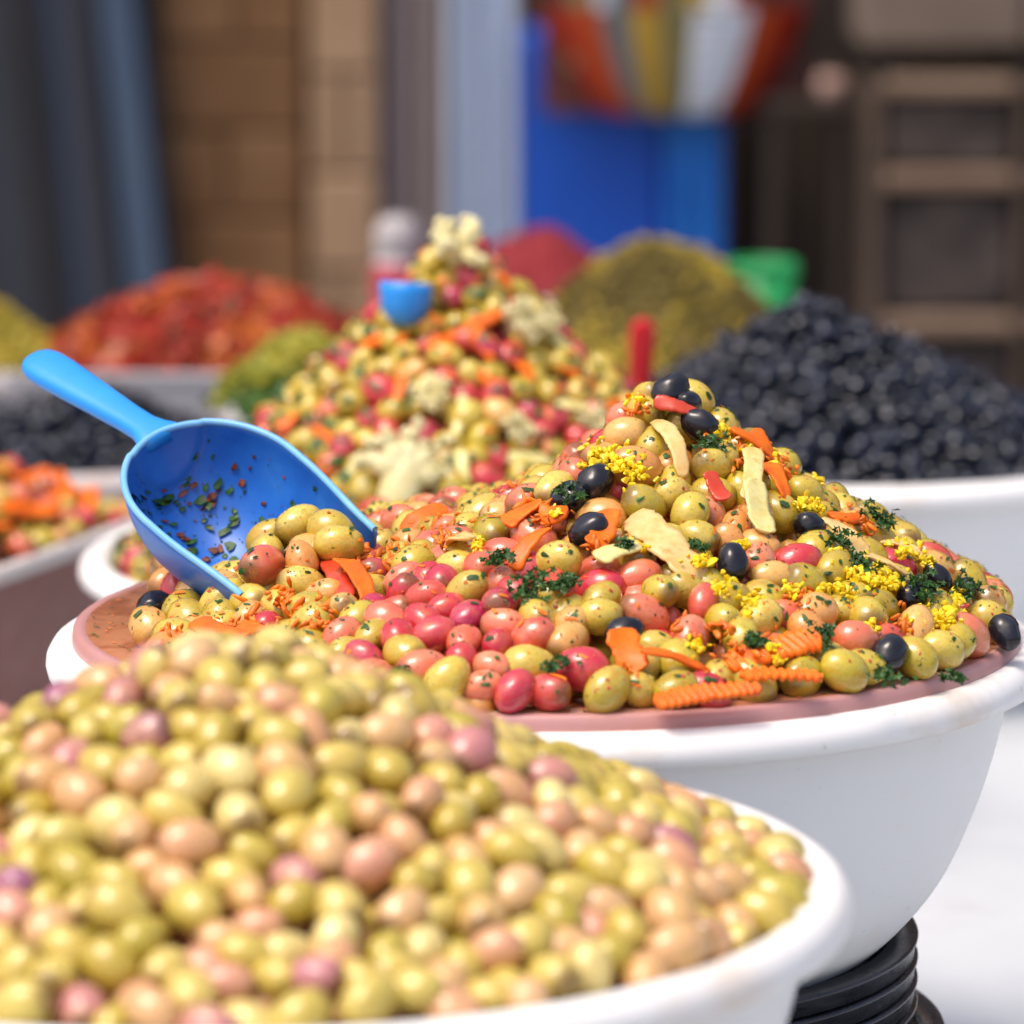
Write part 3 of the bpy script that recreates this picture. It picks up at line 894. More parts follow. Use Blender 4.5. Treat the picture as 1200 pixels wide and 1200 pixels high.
# ------------------------------------------------------------------ strips, carrots, peppers
def strip_mesh(name, L, W, T, mat, crinkle=False, bend=0.0, taper=.25, twist=0.0, seed=0):
    nx, ny = (72 if crinkle else 30), 8
    V, F = [], []
    r_ = random.Random(seed)
    c1, c2 = r_.uniform(-.25, .25), r_.uniform(-.5, .5)
    for side in (1, -1):
        for i in range(nx + 1):
            u = i / nx * 2 - 1
            ww = W / 2 * (1 - abs(u) ** 9) ** .5 * (1 + .22 * mnoise.noise(Vector((u * 3.1, seed, 0))) + .12 * mnoise.noise(Vector((u * 11, seed, 5)))) * (1 - taper * (u + 1) / 2) + .0003
            for j in range(ny + 1):
                v = j / ny * 2 - 1
                x = u * L / 2; y = v * ww + c1 * W * (u * u)
                z = -bend * L * u * u * .5 + twist * y * u + .12 * W * c2 * v * v
                if crinkle: z += (.0009 + .0005 * mnoise.noise(Vector((x * 60, y * 60, seed)))) * math.sin((x + .25 * y) / .0040 * 2 * math.pi + .8 * mnoise.noise(Vector((x * 40, 0, seed))))
                z += side * T / 2 * (1 - abs(v) ** 8 * .5) + .0010 * mnoise.noise(Vector((x * 90, y * 90, seed)))
                V.append((x, y, z))
    S = (nx + 1) * (ny + 1)
    for k in (0, 1):
        for i in range(nx):
            for j in range(ny):
                a = k * S + i * (ny + 1) + j
                f = (a, a + ny + 1, a + ny + 2, a + 1)
                F.append(f if k == 0 else f[::-1])
    for i in range(nx):
        for j in (0, ny):
            a = i * (ny + 1) + j
            f = (a, a + S, a + ny + 1 + S, a + ny + 1)
            F.append(f if j == 0 else f[::-1])
    for j in range(ny):
        for i in (0, nx):
            a = i * (ny + 1) + j
            f = (a, a + 1, a + 1 + S, a + S)
            F.append(f if i == 0 else f[::-1])
    return mesh(name, V, F, mat)
PN = {'peel': ('pickled_slice', 'peel', 'beige pickled slice lying on the herbed olives'), 'garlic': ('pale_slice', 'garlic', 'pale yellow pickled slice lying on the herbed olives'),
      'crinkle': ('carrot_slice', 'carrot', 'crinkle-cut carrot slice near the tray edge of the herbed olives'), 'carrot': ('carrot_strip', 'carrot', 'orange carrot strip lying on the herbed olives'),
      'pepper': ('pepper_strip', 'pepper', 'red pepper strip lying on the herbed olives')}
CT = {'peel': 'pickle', 'garlic': 'pickle', 'crinkle': 'carrot', 'carrot': 'carrot', 'pepper': 'pepper'}
def put_piece(kd, a, b, n, wd, k, heapword, grp):
    nm, mt, lb = PN[kd]
    L = (b - a).length * 1.06
    me = strip_mesh(nm, L, wd, .0020 if kd != 'crinkle' else .0030, M[mt], kd == 'crinkle', rnd.uniform(-.12, .3) if kd != 'crinkle' else .06, rnd.uniform(0, .45), rnd.uniform(-.5, .5) if kd != 'crinkle' else 0, k)
    nn = (n + (Vector((0, -.25, .1)) if kd == 'crinkle' else Vector((rnd.gauss(0, .2), rnd.gauss(0, .2) - .25, 0)))).normalized()
    o = link(nm, me, None, frame_matrix((a + b) / 2, b - a, nn))
    tag(o, lb.replace('the herbed olives', heapword), CT[kd], grp)
for k, (kd, a, b, n, wd) in enumerate(pieces3d): put_piece(kd, a, b, n, wd, k, 'the herbed olives', 'pickled vegetables on the herbed olives')
for k, (kd, a, b, n, wd) in enumerate(pieceS): put_piece(kd, a, b, n, wd, 100 + k, 'the tall mixed heap', 'pickled vegetables on the tall mixed heap')

# cauliflower florets of the tall heap
def floret_mesh(name, seed):
    bm = bmesh.new()
    r_ = random.Random(seed)
    def blob(c, r, sx=1, up=None, sub=3):
        res = bmesh.ops.create_icosphere(bm, subdivisions=sub, radius=1)
        q = Vector(up).to_track_quat('Z', 'Y').to_matrix() if up is not None else Matrix.Identity(3)
        for v in res['verts']:
            d = v.co.copy()
            f = 1 + .22 * mnoise.noise(d * 3.2 + Vector((seed * 3, c.x * 99, 0))) 
            v.co = c + q @ Vector((d.x * r * f, d.y * r * f, d.z * r * sx * f))
    if seed == 4:      # a flat slice through a floret: thick stalk, short branches in one plane
        blob(Vector((0, 0, .002)), .0078, 2.0)
        for e in (.25, .95, 1.6, 2.3, 2.95):
            d = Vector((math.cos(e), r_.gauss(0, .15), math.sin(e)))
            blob(Vector((0, 0, .009)) + d * .0065, .0046, 1.7, d)
            for k in range(12): blob(Vector((0, 0, .009)) + d * .0145 + Vector((r_.gauss(0, .003), r_.gauss(0, .002), r_.gauss(0, .003))), r_.uniform(.0013, .0026), sub=2)
        for v in bm.verts: v.co.y *= .6
    else: blob(Vector((0, 0, .006)), .0085, 1.3)
    for i in range(0 if seed == 4 else 6):
        a = 2 * math.pi * i / 6 + r_.uniform(-.3, .3)
        e = r_.uniform(.55, 1.25)
        d = Vector((math.cos(a) * math.cos(e), math.sin(a) * math.cos(e), math.sin(e)))
        blob(Vector((0, 0, .007)) + d * .011, .0052, 2.3, d)
        tipc = Vector((0, 0, .007)) + d * .0225
        for k in range(5 if seed == 1 else 13):
            blob(tipc + Vector((r_.gauss(0, .0032), r_.gauss(0, .0032), r_.gauss(0, .0024))), r_.uniform(.003, .0046) if seed == 1 else r_.uniform(.0014, .0026), sub=2)
    me = bpy.data.meshes.new(name); bm.to_mesh(me); bm.free()
    me.materials.append(M['cauli'])
    me.polygons.foreach_set('use_smooth', [True] * len(me.polygons))
    return me
CL = ['cauliflower floret crowning the tall mixed heap', 'large pale cauliflower floret below the crowning one on the tall heap', 'white cauliflower piece beside the carrot on the tall heap slope', 'branching cauliflower floret low on the tall heap next to red olives', 'small cauliflower piece midway up the tall heap', 'small cauliflower piece low on the tall heap behind the herbed olives', 'small cauliflower piece in the middle of the tall heap']
for q, (p, s, k) in enumerate(cauli3d):
    n = HS.n(p.x, p.y)
    n = (n + Vector((0, -.4, .6 if q == 0 else .0))).normalized()
    mw = frame_matrix(p - n * .004, Vector((math.cos(k), .2, math.sin(k))), n, (s, s, s))
    if k == 3: mw = frame_matrix(p + n * .010 - UP * .012, RIGHT - UP * .25, (UP + RIGHT * .25 + FWD * .25), (s, s, s))
    o = link('cauliflower_floret', floret_mesh('cauliflower_floret', k + 1), None, mw)
    tag(o, CL[q], 'cauliflower', 'cauliflower pieces on the tall heap')

# ------------------------------------------------------------------ chopped herbs, shreds, diced yellow pickle
def on_olive(o):
    d = (o['n'] + Vector((rnd.gauss(0, .55), rnd.gauss(0, .55) - .3, rnd.gauss(0, .45)))).normalized()
    mw = omat(o)
    loc = mw.to_3x3().inverted() @ d
    e = Vector((loc.x * .0125, loc.y * .0093, loc.z * .0093))
    k = loc.normalized()
    sp = Vector((k.x * .0125, k.y * .0093, k.z * .0093))
    p = mw @ sp
    nn = (mw.to_3x3().inverted().transposed() @ Vector((k.x / .0125, k.y / .0093, k.z / .0093))).normalized()
    return p, nn
gv, cv, rv = ([], []), ([], []), ([], [])
recM = [o for o in olives if o['heap'] == 'M' and o['kind'] != 'black']
for i in range(7000):
    o = rnd.choice(recM)
    px, py = project(o['p'])
    p, n = on_olive(o)
    if mnoise.noise(p * 45) + .25 * rnd.gauss(0, 1) < .02: continue
    f = rnd.random()
    right = smoothstep(700, 1000, px)
    if f < .50 + .12 * right: flake(*gv, p, n, .00025 + .0015 * rnd.random() ** 2.5, rnd.uniform(.8, 2.4))
    elif f < .76: flake(*cv, p, n, .00025 + .0013 * rnd.random() ** 2.2, rnd.uniform(1, 3.2))
    else: flake(*rv, p, n, .0003 + .0009 * rnd.random() ** 2, 1)
flakes_obj('chopped_parsley', gv, M['parsley'], 'finely chopped parsley sprinkled over the marinated olives', 'herbs')
flakes_obj('carrot_shreds', cv, M['carrot_heap'], 'fine orange carrot shreds sprinkled over the marinated olives', 'carrot')
flakes_obj('chilli_flakes', rv, M['pepper'], 'red chilli flakes sprinkled over the marinated olives', 'spice')
# crumbs on the oily tray
gv, cv = ([], []), ([], [])
for i in range(420):
    a = rnd.uniform(0, 6.283); r = rnd.uniform(.216, .234) if rnd.random() < .7 else rnd.uniform(.15, .225)
    p = Vector((cM.x + r * math.cos(a), cM.y + r * math.sin(a), RIM + .0119))
    (flake(*gv, p, Vector((0, 0, 1)), rnd.uniform(.0005, .0013), 1.5) if rnd.random() < .5 else flake(*cv, p, Vector((0, 0, 1)), rnd.uniform(.0005, .0014), 1.5))
flakes_obj('herb_crumbs', gv, M['parsley'], 'herb crumbs left on the oily pink tray', 'herbs')
flakes_obj('carrot_crumbs', cv, M['carrot_heap'], 'orange crumbs left on the oily pink tray', 'carrot')

def cubes(V, F, p, s):
    k = len(V)
    q = Matrix.Rotation(rnd.uniform(0, 6.28), 3, Vector((rnd.gauss(0, 1), rnd.gauss(0, 1), rnd.gauss(0, 1))).normalized())
    for x in (-1, 1):
        for y in (-1, 1):
            for z in (-1, 1):
                V.append(p + q @ Vector((x * rnd.uniform(.6, 1.1), y * rnd.uniform(.6, 1.1), z * rnd.uniform(.6, 1.1))) * s)
    for f in ((0, 1, 3, 2), (4, 6, 7, 5), (0, 4, 5, 1), (2, 3, 7, 6), (0, 2, 6, 4), (1, 5, 7, 3)): F.append(tuple(k + i for i in f))
OCT = [Vector(v) for v in ((1, 0, 0), (-1, 0, 0), (0, 1, 0), (0, -1, 0), (0, 0, 1), (0, 0, -1))]
OCTF = ((0, 2, 4), (2, 1, 4), (1, 3, 4), (3, 0, 4), (2, 0, 5), (1, 2, 5), (3, 1, 5), (0, 3, 5))
def crumb(V, F, p, s):
    q = Matrix.Rotation(rnd.uniform(0, 6.28), 3, Vector((rnd.gauss(0, 1), rnd.gauss(0, 1), rnd.gauss(0, 1))).normalized())
    k = len(V)
    base = [v * rnd.uniform(.5, 1.45) for v in OCT]
    mids = {}
    pts = list(base)
    faces = []
    def mid(a, b):
        e = (min(a, b), max(a, b))
        if e not in mids:
            mids[e] = len(pts); pts.append((base[a] + base[b]) * rnd.uniform(.45, .85))
        return mids[e]
    for a, b, c in OCTF:
        ab, bc, ca = mid(a, b), mid(b, c), mid(c, a)
        faces += [(a, ab, ca), (b, bc, ab), (c, ca, bc), (ab, bc, ca)]
    V.extend(p + q @ (v * s) for v in pts)
    F.extend(tuple(k + i for i in f) for f in faces)
yv = ([], [])
YC = [(700, 527, 15, 16), (728, 538, 22, 34), (745, 555, 14, 14), (742, 470, 10, 10), (822, 655, 12, 14), (846, 690, 16, 20), (880, 704, 15, 16), (868, 640, 8, 8), (946, 592, 14, 18), (962, 560, 9, 8), (984, 655, 12, 16), (1012, 672, 22, 34), (1040, 680, 16, 20), (1000, 690, 12, 12),
      (1060, 640, 12, 14), (1110, 720, 20, 26), (1132, 742, 14, 14), (1075, 725, 12, 12), (848, 505, 12, 12), (880, 520, 12, 10), (912, 532, 10, 10), (905, 760, 8, 6), (918, 775, 9, 8), (815, 758, 9, 9), (1150, 760, 12, 12), (1085, 655, 10, 10), (760, 640, 8, 6), (968, 690, 10, 9), (655, 600, 8, 6), (560, 640, 8, 6), (690, 545, 9, 8), (930, 690, 9, 8), (1020, 735, 9, 8), (1120, 700, 10, 9)]
for px, py, sp, n in YC:
    for i in range(int(n * 3.2)):
        p = HM.hit(px + rnd.gauss(0, sp * .62), py + rnd.gauss(0, sp * .42), rnd.uniform(.0055, .0108))
        if p is None or (Vector((p.x, p.y)) - HM.c).length > .231: continue
        k0 = len(yv[0]); crumb(*yv, p, .0008 + .0014 * rnd.random() ** 1.3)
        ax = Vector((rnd.gauss(0, 1), rnd.gauss(0, 1), rnd.gauss(0, 1))).normalized(); st = rnd.uniform(-.65, .9)
        for q in range(k0, len(yv[0])): yv[0][q] = yv[0][q] + ax * ((yv[0][q] - p).dot(ax) * st)
o = link('diced_lemon', mesh('diced_lemon', yv[0], yv[1], M['lemon'], smooth=False))
tag(o, 'small yellow diced pickle scattered in clusters over the herbed olives', 'pickle', kind='stuff')

ov = ([], [])
for px, py, sp, n in [(290, 735, 18, 40), (370, 722, 20, 40), (420, 655, 14, 26), (520, 622, 18, 26), (612, 584, 14, 30), (642, 604, 12, 20), (742, 472, 12, 30), (884, 522, 18, 40), (862, 742, 22, 40), (940, 705, 14, 16), (1002, 612, 16, 26), (1168, 775, 16, 36), (1140, 790, 14, 26), (250, 742, 14, 30), (332, 700, 14, 20), (702, 642, 12, 20), (462, 645, 14, 20), (200, 742, 12, 24), (920, 540, 14, 26), (1060, 730, 12, 14), (730, 790, 12, 20), (800, 740, 10, 12)]:
    for i in range(int(n * 1.6)):
        p = HM.hit(px + rnd.gauss(0, sp * .8), py + rnd.gauss(0, sp * .6), rnd.uniform(.005, .0095))
        if p is None or (Vector((p.x, p.y)) - HM.c).length > .231: continue
        k0 = len(ov[0]); crumb(*ov, p, .0007 + .0012 * rnd.random() ** 1.5)
        ax = Vector((rnd.gauss(0, 1), rnd.gauss(0, 1), rnd.gauss(0, 1))).normalized(); st = rnd.uniform(.5, 2.5)
        for q in range(k0, len(ov[0])): ov[0][q] = ov[0][q] + ax * ((ov[0][q] - p).dot(ax) * st)
o = link('grated_carrot', mesh('grated_carrot', ov[0], ov[1], M['carrot_heap']))
tag(o, 'grated orange carrot clinging in patches to the herbed olives', 'carrot', kind='stuff')

# parsley sprigs
def sprig_mesh(name, seed, rad, n):
    r_ = random.Random(seed)
    V, F = [], []
    for i in range(n):
        c = Vector((r_.gauss(0, rad * .55), r_.gauss(0, rad * .40), abs(r_.gauss(0, rad * .22))))
        nn = Vector((r_.gauss(0, .6), r_.gauss(0, .6), 1)).normalized()
        a = r_.uniform(0, 6.28)
        t_ = Vector((math.cos(a), math.sin(a), 0)); t_ = (t_ - nn * t_.dot(nn)).normalized(); b_ = nn.cross(t_)
        s = r_.uniform(.0012, .0026)
        k = len(V)
        V.append(c)
        m = 10
        for j in range(m):
            q = 2 * math.pi * j / m
            rr = s * (1.25 if j % 2 else .6)
            V.append(c + t_ * rr * math.cos(q) + b_ * rr * math.sin(q) + nn * s * r_.uniform(-.35, .5))
        for j in range(m): F.append((k, k + 1 + j, k + 1 + (j + 1) % m))
    return mesh(name, V, F, M['parsley'], smooth=False)
SP = [(620, 692, .012, 80, 'lying amid the red olives'), (660, 684, .007, 40, 'beside the red pepper strip'), (885, 752, .006, 34, 'above the crinkle-cut carrot'), (1082, 690, .010, 60, 'between two black olives'), (1028, 608, .008, 40, 'near the pale slices on the slope'), (470, 790, .005, 26, 'low down at the tray edge amid red olives'), (985, 632, .007, 36, 'against a pale slice'), (836, 520, .008, 40, 'just below the peak'),
      (1010, 660, .006, 30, 'in the yellow dice'), (1132, 690, .008, 42, 'at the edge of the slope'), (962, 745, .008, 30, 'near the dark oval olive'), (1040, 795, .007, 34, 'touching the tray rim'), (1118, 795, .006, 30, 'at the rim under yellow dice'), (650, 780, .006, 28, 'on a green olive at the foot of the heap'), (665, 578, .006, 30, 'beside the paired black olives'), (585, 655, .006, 30, 'next to the carrot strip'), (815, 640, .005, 24, 'beside the long beige slice'), (735, 640, .005, 22, 'on a green olive at mid slope')]
for k, (px, py, rad, n, wh) in enumerate(SP):
    p = HM.hit(px, py, .0105)
    if p is None: continue
    nn = HM.n(p.x, p.y)
    o = link('parsley_sprig', sprig_mesh('parsley_sprig', k, rad, n), None, frame_matrix(p, RIGHT, (nn + Vector((0, -.5, 0))).normalized()))
    tag(o, 'dark green chopped parsley clump ' + wh, 'parsley', 'parsley clumps on the herbed olives')

# green bits on the tall heap
gv, cv = ([], []), ([], [])
recS = [o for o in olives if o['heap'] == 'S']
for i in range(1500):
    o = rnd.choice(recS); px, py = project(o['p'])
    p, n = on_olive(o)
    left = smoothstep(480, 330, px)
    if rnd.random() < .66 + .2 * left: flake(*gv, p, n, rnd.uniform(.0015, .0034) * (1 + left * .5), 1.5)
    else: flake(*cv, p, n, rnd.uniform(.001, .003), 2.2)
flakes_obj('chopped_herbs', gv, M['parsley'], 'chopped green herbs scattered over the tall mixed heap', 'herbs')
flakes_obj('chopped_carrot', cv, M['carrot_heap'], 'chopped carrot bits scattered over the tall mixed heap', 'carrot')

# ------------------------------------------------------------------ smaller heaps and tubs further along the table
def round_heap(name, px, py, z, hr, H, mats, label, cat, n, size, stretch=1.6, prof=profK, seed=9):
    c = on_z(px, py, z)
    hp = Heap(c, z - .004, hr, (0, 0), H, prof, .006, seed)
    V, F, MI = [], [], []
    ev, ef = core(hp, .004, 36)
    for v in ev: V.append(tuple(v))
    for f in ef: F.append(tuple(int(i) for i in f)); MI.append(0)
    for i in range(n):
        a = rnd.uniform(0, 6.283); r = hr * math.sqrt(rnd.random()) * .99
        x, y = c.x + r * math.cos(a), c.y + r * math.sin(a)
        nn = hp.n(x, y)
        p = Vector((x, y, hp.h(x, y))) + nn * rnd.uniform(-.001, size * .7)
        k = len(V); VV, FF = [], []
        cubes(VV, FF, Vector((0, 0, 0)), size)
        ax = Vector((rnd.gauss(0, 1), rnd.gauss(0, 1), rnd.gauss(0, .5))).normalized()
        for v in VV: V.append(tuple(p + v + ax * (v.dot(ax) * (stretch - 1))))
        mi = rnd.randrange(len(mats))
        for f in FF: F.append(tuple(k + i_ for i_ in f)); MI.append(mi)
    me = bpy.data.meshes.new(name); me.from_pydata(V, [], F)
    for m_ in mats: me.materials.append(m_)
    me.polygons.foreach_set('material_index', MI); me.update()
    o = link(name, me)
    tag(o, label, cat, kind='stuff')
    return c, hp
def cm(name, a, b, rough=.6):
    return noisy(name, [(0.35, a), (0.65, b)], scale=90, rough=rough, bump_s=.2, per='ISL', hue_shift=.25)
M['chop_red'] = cm('chopped_red_pepper', (0.25, 0.012, 0.006), (0.34, 0.026, 0.008), .45)
M['chop_orange'] = cm('chopped_orange_pepper', (0.36, 0.065, 0.006), (0.44, 0.11, 0.012), .45)
M['chop_brown'] = cm('chopped_brown_pepper', (0.10, 0.028, 0.008), (0.16, 0.04, 0.01), .5)
M['chop_green'] = cm('chopped_green_pepper', (0.08, 0.13, 0.008), (0.18, 0.20, 0.015), .45)
M['chop_lime'] = cm('chopped_pale_pepper', (0.26, 0.24, 0.02), (0.34, 0.30, 0.035), .45)
M['chop_dark'] = cm('chopped_dark_leaf', (0.03, 0.08, 0.01), (0.06, 0.13, 0.015), .5)
M['olive_paste'] = cm('brown_green_spice', (0.085, 0.060, 0.008), (0.125, 0.088, 0.012), .8)
M['mustard'] = cm('mustard_yellow_spice', (0.30, 0.21, 0.02), (0.38, 0.28, 0.03), .8)
M['paprika'] = cm('paprika_spice', (0.20, 0.012, 0.018), (0.25, 0.02, 0.024), .9)

def tub_rect(name, corners, z0, z1, label, cat, wallmat, rimmat, th=.006, lip=.012):
    """box tub from four plan corners (counter-clockwise)"""
    c0 = sum((Vector((p[0], p[1], 0)) for p in corners), Vector()) / 4
    t = empty(name, (c0.x, c0.y, z0), label, cat)
    Q = [Vector((p[0], p[1], 0)) - c0 for p in corners]
    def ring(s, z): return [q * s + Vector((0, 0, z)) for q in Q]
    H = z1 - z0
    def shell(nm, levels, mat, parent, cap=False):
        V, F = [], []
        for s, z in levels: V += ring(s, z)
        n = len(levels)
        for i in range(n - 1):
            for j in range(4):
                k = (j + 1) % 4
                F.append((i * 4 + j, i * 4 + k, (i + 1) * 4 + k, (i + 1) * 4 + j))
        if cap: F.append((0, 1, 2, 3)[::-1]); F.append(tuple((n - 1) * 4 + j for j in range(4)))
        else:
            for j in range(4):
                k = (j + 1) % 4
                F.append(((n - 1) * 4 + j, (n - 1) * 4 + k, k, j))
        me = mesh(nm, V, F, mat, smooth=False)
        bm = bmesh.new(); bm.from_mesh(me); bmesh.ops.recalc_face_normals(bm, faces=bm.faces)
        bmesh.ops.bevel(bm, geom=[e for e in bm.edges if len(e.link_faces) == 2 and e.calc_face_angle(0) > .4], offset=.003, segments=2, affect='EDGES', profile=.5)
        bm.to_mesh(me); bm.free()
        return link(nm, me, parent)
    m_ = .15
    k1 = 1 - th / m_
    shell('tub_wall', [(.93, 0), (.985, H - .006), (.985 - th / m_, H - .006), (.93 - th / m_, .006)], wallmat, t)
    shell('tub_floor', [(.92, .001), (.92, .007)], wallmat, t, True)
    shell('tub_rim', [(1.0, H - .012), (1.01, H), (.975 - lip / m_ * .5, H + .001), (.97 - lip / m_ * .5, H - .010)], rimmat, t)
    return t, c0
M['tub_side'] = white_plastic('red_brown_tub_plastic', (0.20, 0.045, 0.035), (0.34, 0.15, 0.13), (0.45, 0.62))
M['tub_rim'] = white_plastic('greyish_tub_rim', (0.62, 0.58, 0.56), (0.55, 0.35, 0.28), (0.5, 0.7))
M['grey_tub'] = white_plastic('grey_tub_plastic', (0.36, 0.35, 0.36), (0.3, 0.24, 0.22), (0.5, 0.7))

# red-brown tub of mixed pickles
p1, p2 = on_z(0, 668, .89), on_z(152, 613, .89)
dirv = (p2 - p1); dirv.z = 0; dirv.normalize()
perp = Vector((-dirv.y, dirv.x, 0))
A, B = p1 - dirv * .10, p1 + dirv * .275
cor = [A, B, B + perp * .30, A + perp * .30]
tub_rect('pickle_tub', cor, TABLE + .004, .89, 'red-brown plastic tub with pale rim filled with mixed pickles', 'tub', M['tub_side'], M['tub_rim'])
tc0 = sum(cor, Vector()) / 4
HT = Heap(tc0, .888, .27, (0.06, -.05), .080, lambda t, u: interp(t, [0, .3, .6, .8, 1], [1, .72, .42, .22, .1]), .006, 6)
def tub_h(x, y):
    v = Vector((x - A.x, y - A.y, 0))
    a, b = v.dot(dirv), v.dot(perp)
    m = max(0, min(a, b, .375 - a, .30 - b))
    return .884 + min(m * .62, .062 + m * .1) * (1 - .35 * smoothstep(.2, .37, a)) + .006 * mnoise.noise(Vector((x * 28, y * 28, 6)))
HT.h = tub_h
n0 = len(olives)
def inside_tub(x, y):
    v = Vector((x, y, 0)) - Vector((A.x, A.y, 0))
    a, b = v.dot(dirv), v.dot(perp)
    return .014 < a < .361 and .013 < b < .287
for p, n in HT.scatter(.019, zone=inside_tub, tries=9000):
    add_ol(p, n, 'T', ['green', 'orange', 'pink', 'red'][rng.choice(4, p=[.34, .12, .28, .26])])
recT = olives[n0:]
vis, hid = [], []
for o in recT:
    px, py = project(o['p'])
    (vis if -10 < px < 165 and 480 < py < 665 else hid).append(o)
for o in vis: add_olive_object(o, 2)
deepT = []
for p, n in HT.scatter(.02, off=-.014, zone=inside_tub, tries=3000):
    add_ol(p, n, 'T', ['green', 'orange'][rng.integers(0, 2)]); deepT.append(olives.pop())
join_olives('packed_olives', hid + deepT, 'olives packed deeper among the pickles of the red-brown tub', 'olives', 2)
for k in range(9):
    px, py = rnd.uniform(5, 135), rnd.uniform(545, 635)
    a = HT.hit(px, py, .010)
    if a is None or not inside_tub(a.x, a.y): continue
    d = Vector((rnd.gauss(0, 1), rnd.gauss(0, 1), 0)).normalized() * .032
    put_piece('carrot', a - d / 2, a + d / 2, HT.n(a.x, a.y), .012, 300 + k, 'the pickles in the red-brown tub', 'carrot strips in the red-brown tub')

# black olives in a smaller basin
c = on_z(78, 527, .86)
basin(c, .86, .172, .106, 'small greyish basin of black olives behind the red-brown tub', mat=M['grey_tub'], rimmat=M['tub_rim'])
HL = Heap(c, .857, .155, (.03, 0), .058, profK, .006, 8)
n0 = len(olives)
for p, n in HL.scatter(.0145, jit=.004): add_ol(p, n, 'K', 'dull_black', .78)
join_olives('heaped_black_olives', olives[n0:], 'dark mass of black olives in the small greyish basin', 'olives', 2, core(HL, .008))
del olives[n0:]

# red and orange chopped peppers in a grey tub
c = on_z(256, 415, .885)
hw, hd = .192, .135
tub_rect('pepper_tub', [(c.x - hw, c.y - hd), (c.x + hw, c.y - hd), (c.x + hw, c.y + hd), (c.x - hw, c.y + hd)], TABLE + .004, .885, 'grey rectangular tub holding chopped red and orange peppers', 'tub', M['grey_tub'], M['grey_tub'])
HP = lambda t, u: interp(t, [0, .15, .4, .7, .9, 1], [1, .95, .80, .46, .15, 0])
def squash_heap(name, c, z, rx, ry, H, mats, label, cat, n, size, stretch, prof, seed):
    r_ = random.Random(seed)
    V, F, MI = [], [], []
    def hh(a, t): return z + H * prof(t, None) * (1 + .12 * mnoise.noise(Vector((math.cos(a) * t * 3, math.sin(a) * t * 3, seed))))
    na, nr = 40, 14
    V.append((c.x, c.y, hh(0, 0)))
    for i in range(na):
        for j in range(1, nr + 1):
            a, t_ = 2 * math.pi * i / na, j / nr
            V.append((c.x + rx * t_ * math.cos(a), c.y + ry * t_ * math.sin(a), hh(a, t_)))
    for i in range(na):
        j2 = (i + 1) % na
        F.append((0, 1 + i * nr, 1 + j2 * nr)); MI.append(0)
        for q in range(nr - 1):
            F.append((1 + i * nr + q, 1 + i * nr + q + 1, 1 + j2 * nr + q + 1, 1 + j2 * nr + q)); MI.append(0)
    for i in range(n):
        a, t_ = r_.uniform(0, 6.283), math.sqrt(r_.random())
        p = Vector((c.x + rx * t_ * math.cos(a), c.y + ry * t_ * math.sin(a), hh(a, t_) + r_.uniform(-.001, size * .9)))
        VV, FF = [], []
        cubes(VV, FF, Vector((0, 0, 0)), size * r_.uniform(.7, 1.2))
        ax = Vector((r_.gauss(0, 1), r_.gauss(0, 1), r_.gauss(0, .5))).normalized()
        k = len(V)
        for v in VV: V.append(tuple(p + v + ax * (v.dot(ax) * (stretch - 1))))
        nz_ = mnoise.noise(Vector((p.x * 16, p.y * 16, p.z * 16 + seed)))
        mi = int(np.clip((nz_ * .9 + .5 + r_.gauss(0, .22)) * len(mats), 0, len(mats) - 1))
        for f in FF: F.append(tuple(k + q for q in f)); MI.append(mi)
    me = bpy.data.meshes.new(name); me.from_pydata(V, [], F)
    for m_ in mats: me.materials.append(m_)
    me.polygons.foreach_set('material_index', MI); me.update()
    o = link(name, me)
    return tag(o, label, cat, kind='stuff')
squash_heap('chopped_peppers', c, .872, .176, .118, .074, [M['chop_brown'], M['chop_red'], M['chop_red'], M['chop_orange']], 'heap of chopped red and orange peppers in the grey tub', 'peppers', 1700, .0062, 2.0, HP, 21)

# green chopped pickle in a small bowl
c = on_z(356, 474, .90)
basin(c, .90, .078, .149, 'slim pale pot under the chopped green peppers', mat=M['grey_tub'], rimmat=M['tub_rim'], fw=.008, name='tall_pot')
squash_heap('chopped_green_peppers', c, .897, .074, .074, .058, [M['chop_dark'], M['chop_green'], M['chop_lime'], M['chop_lime']], 'small heap of chopped green peppers beside the tall mixed heap', 'peppers', 700, .0048, 2.2, HP, 22)

# mustard-coloured mound, brown-green mound, paprika mound
c = on_z(-62, 425, .88)
basin(c, .88, .135, .126, 'greyish bowl under the mustard-yellow mound', mat=M['grey_tub'], rimmat=M['tub_rim'], fw=.01)
squash_heap('mustard_mound', c, .877, .124, .124, .080, [M['mustard'], M['chop_lime'], M['mustard']], 'mustard-yellow mound behind the black olives in the greyish basin', 'spice', 900, .004, 1.3, profF, 23)
c = on_z(768, 428, .88)
basin(c, .88, .176, .126, 'greyish bowl under the brown-green mound by the red scoop', mat=M['grey_tub'], rimmat=M['tub_rim'], fw=.01)
DOME = lambda t, u: interp(t, [0, .12, .3, .55, .8, 1], [1, .97, .84, .52, .2, 0])
squash_heap('brown_green_mound', c, .877, .164, .164, .118, [M['olive_paste'], M['olive_paste'], M['mustard']], 'brown-green rounded mound behind the tall mixed heap', 'spice', 1600, .0034, 1.2, DOME, 24)
c = on_y(630, 332, 4.90)
c.z = .895
basin(c, .895, .118, .141, 'greyish bowl under the dark red spice mound', mat=M['grey_tub'], rimmat=M['tub_rim'], fw=.01)
squash_heap('paprika_mound', c, .892, .108, .108, .068, [M['paprika']], 'dark red powdery spice mound behind the cauliflower crown', 'spice', 300, .002, 1, DOME, 25)

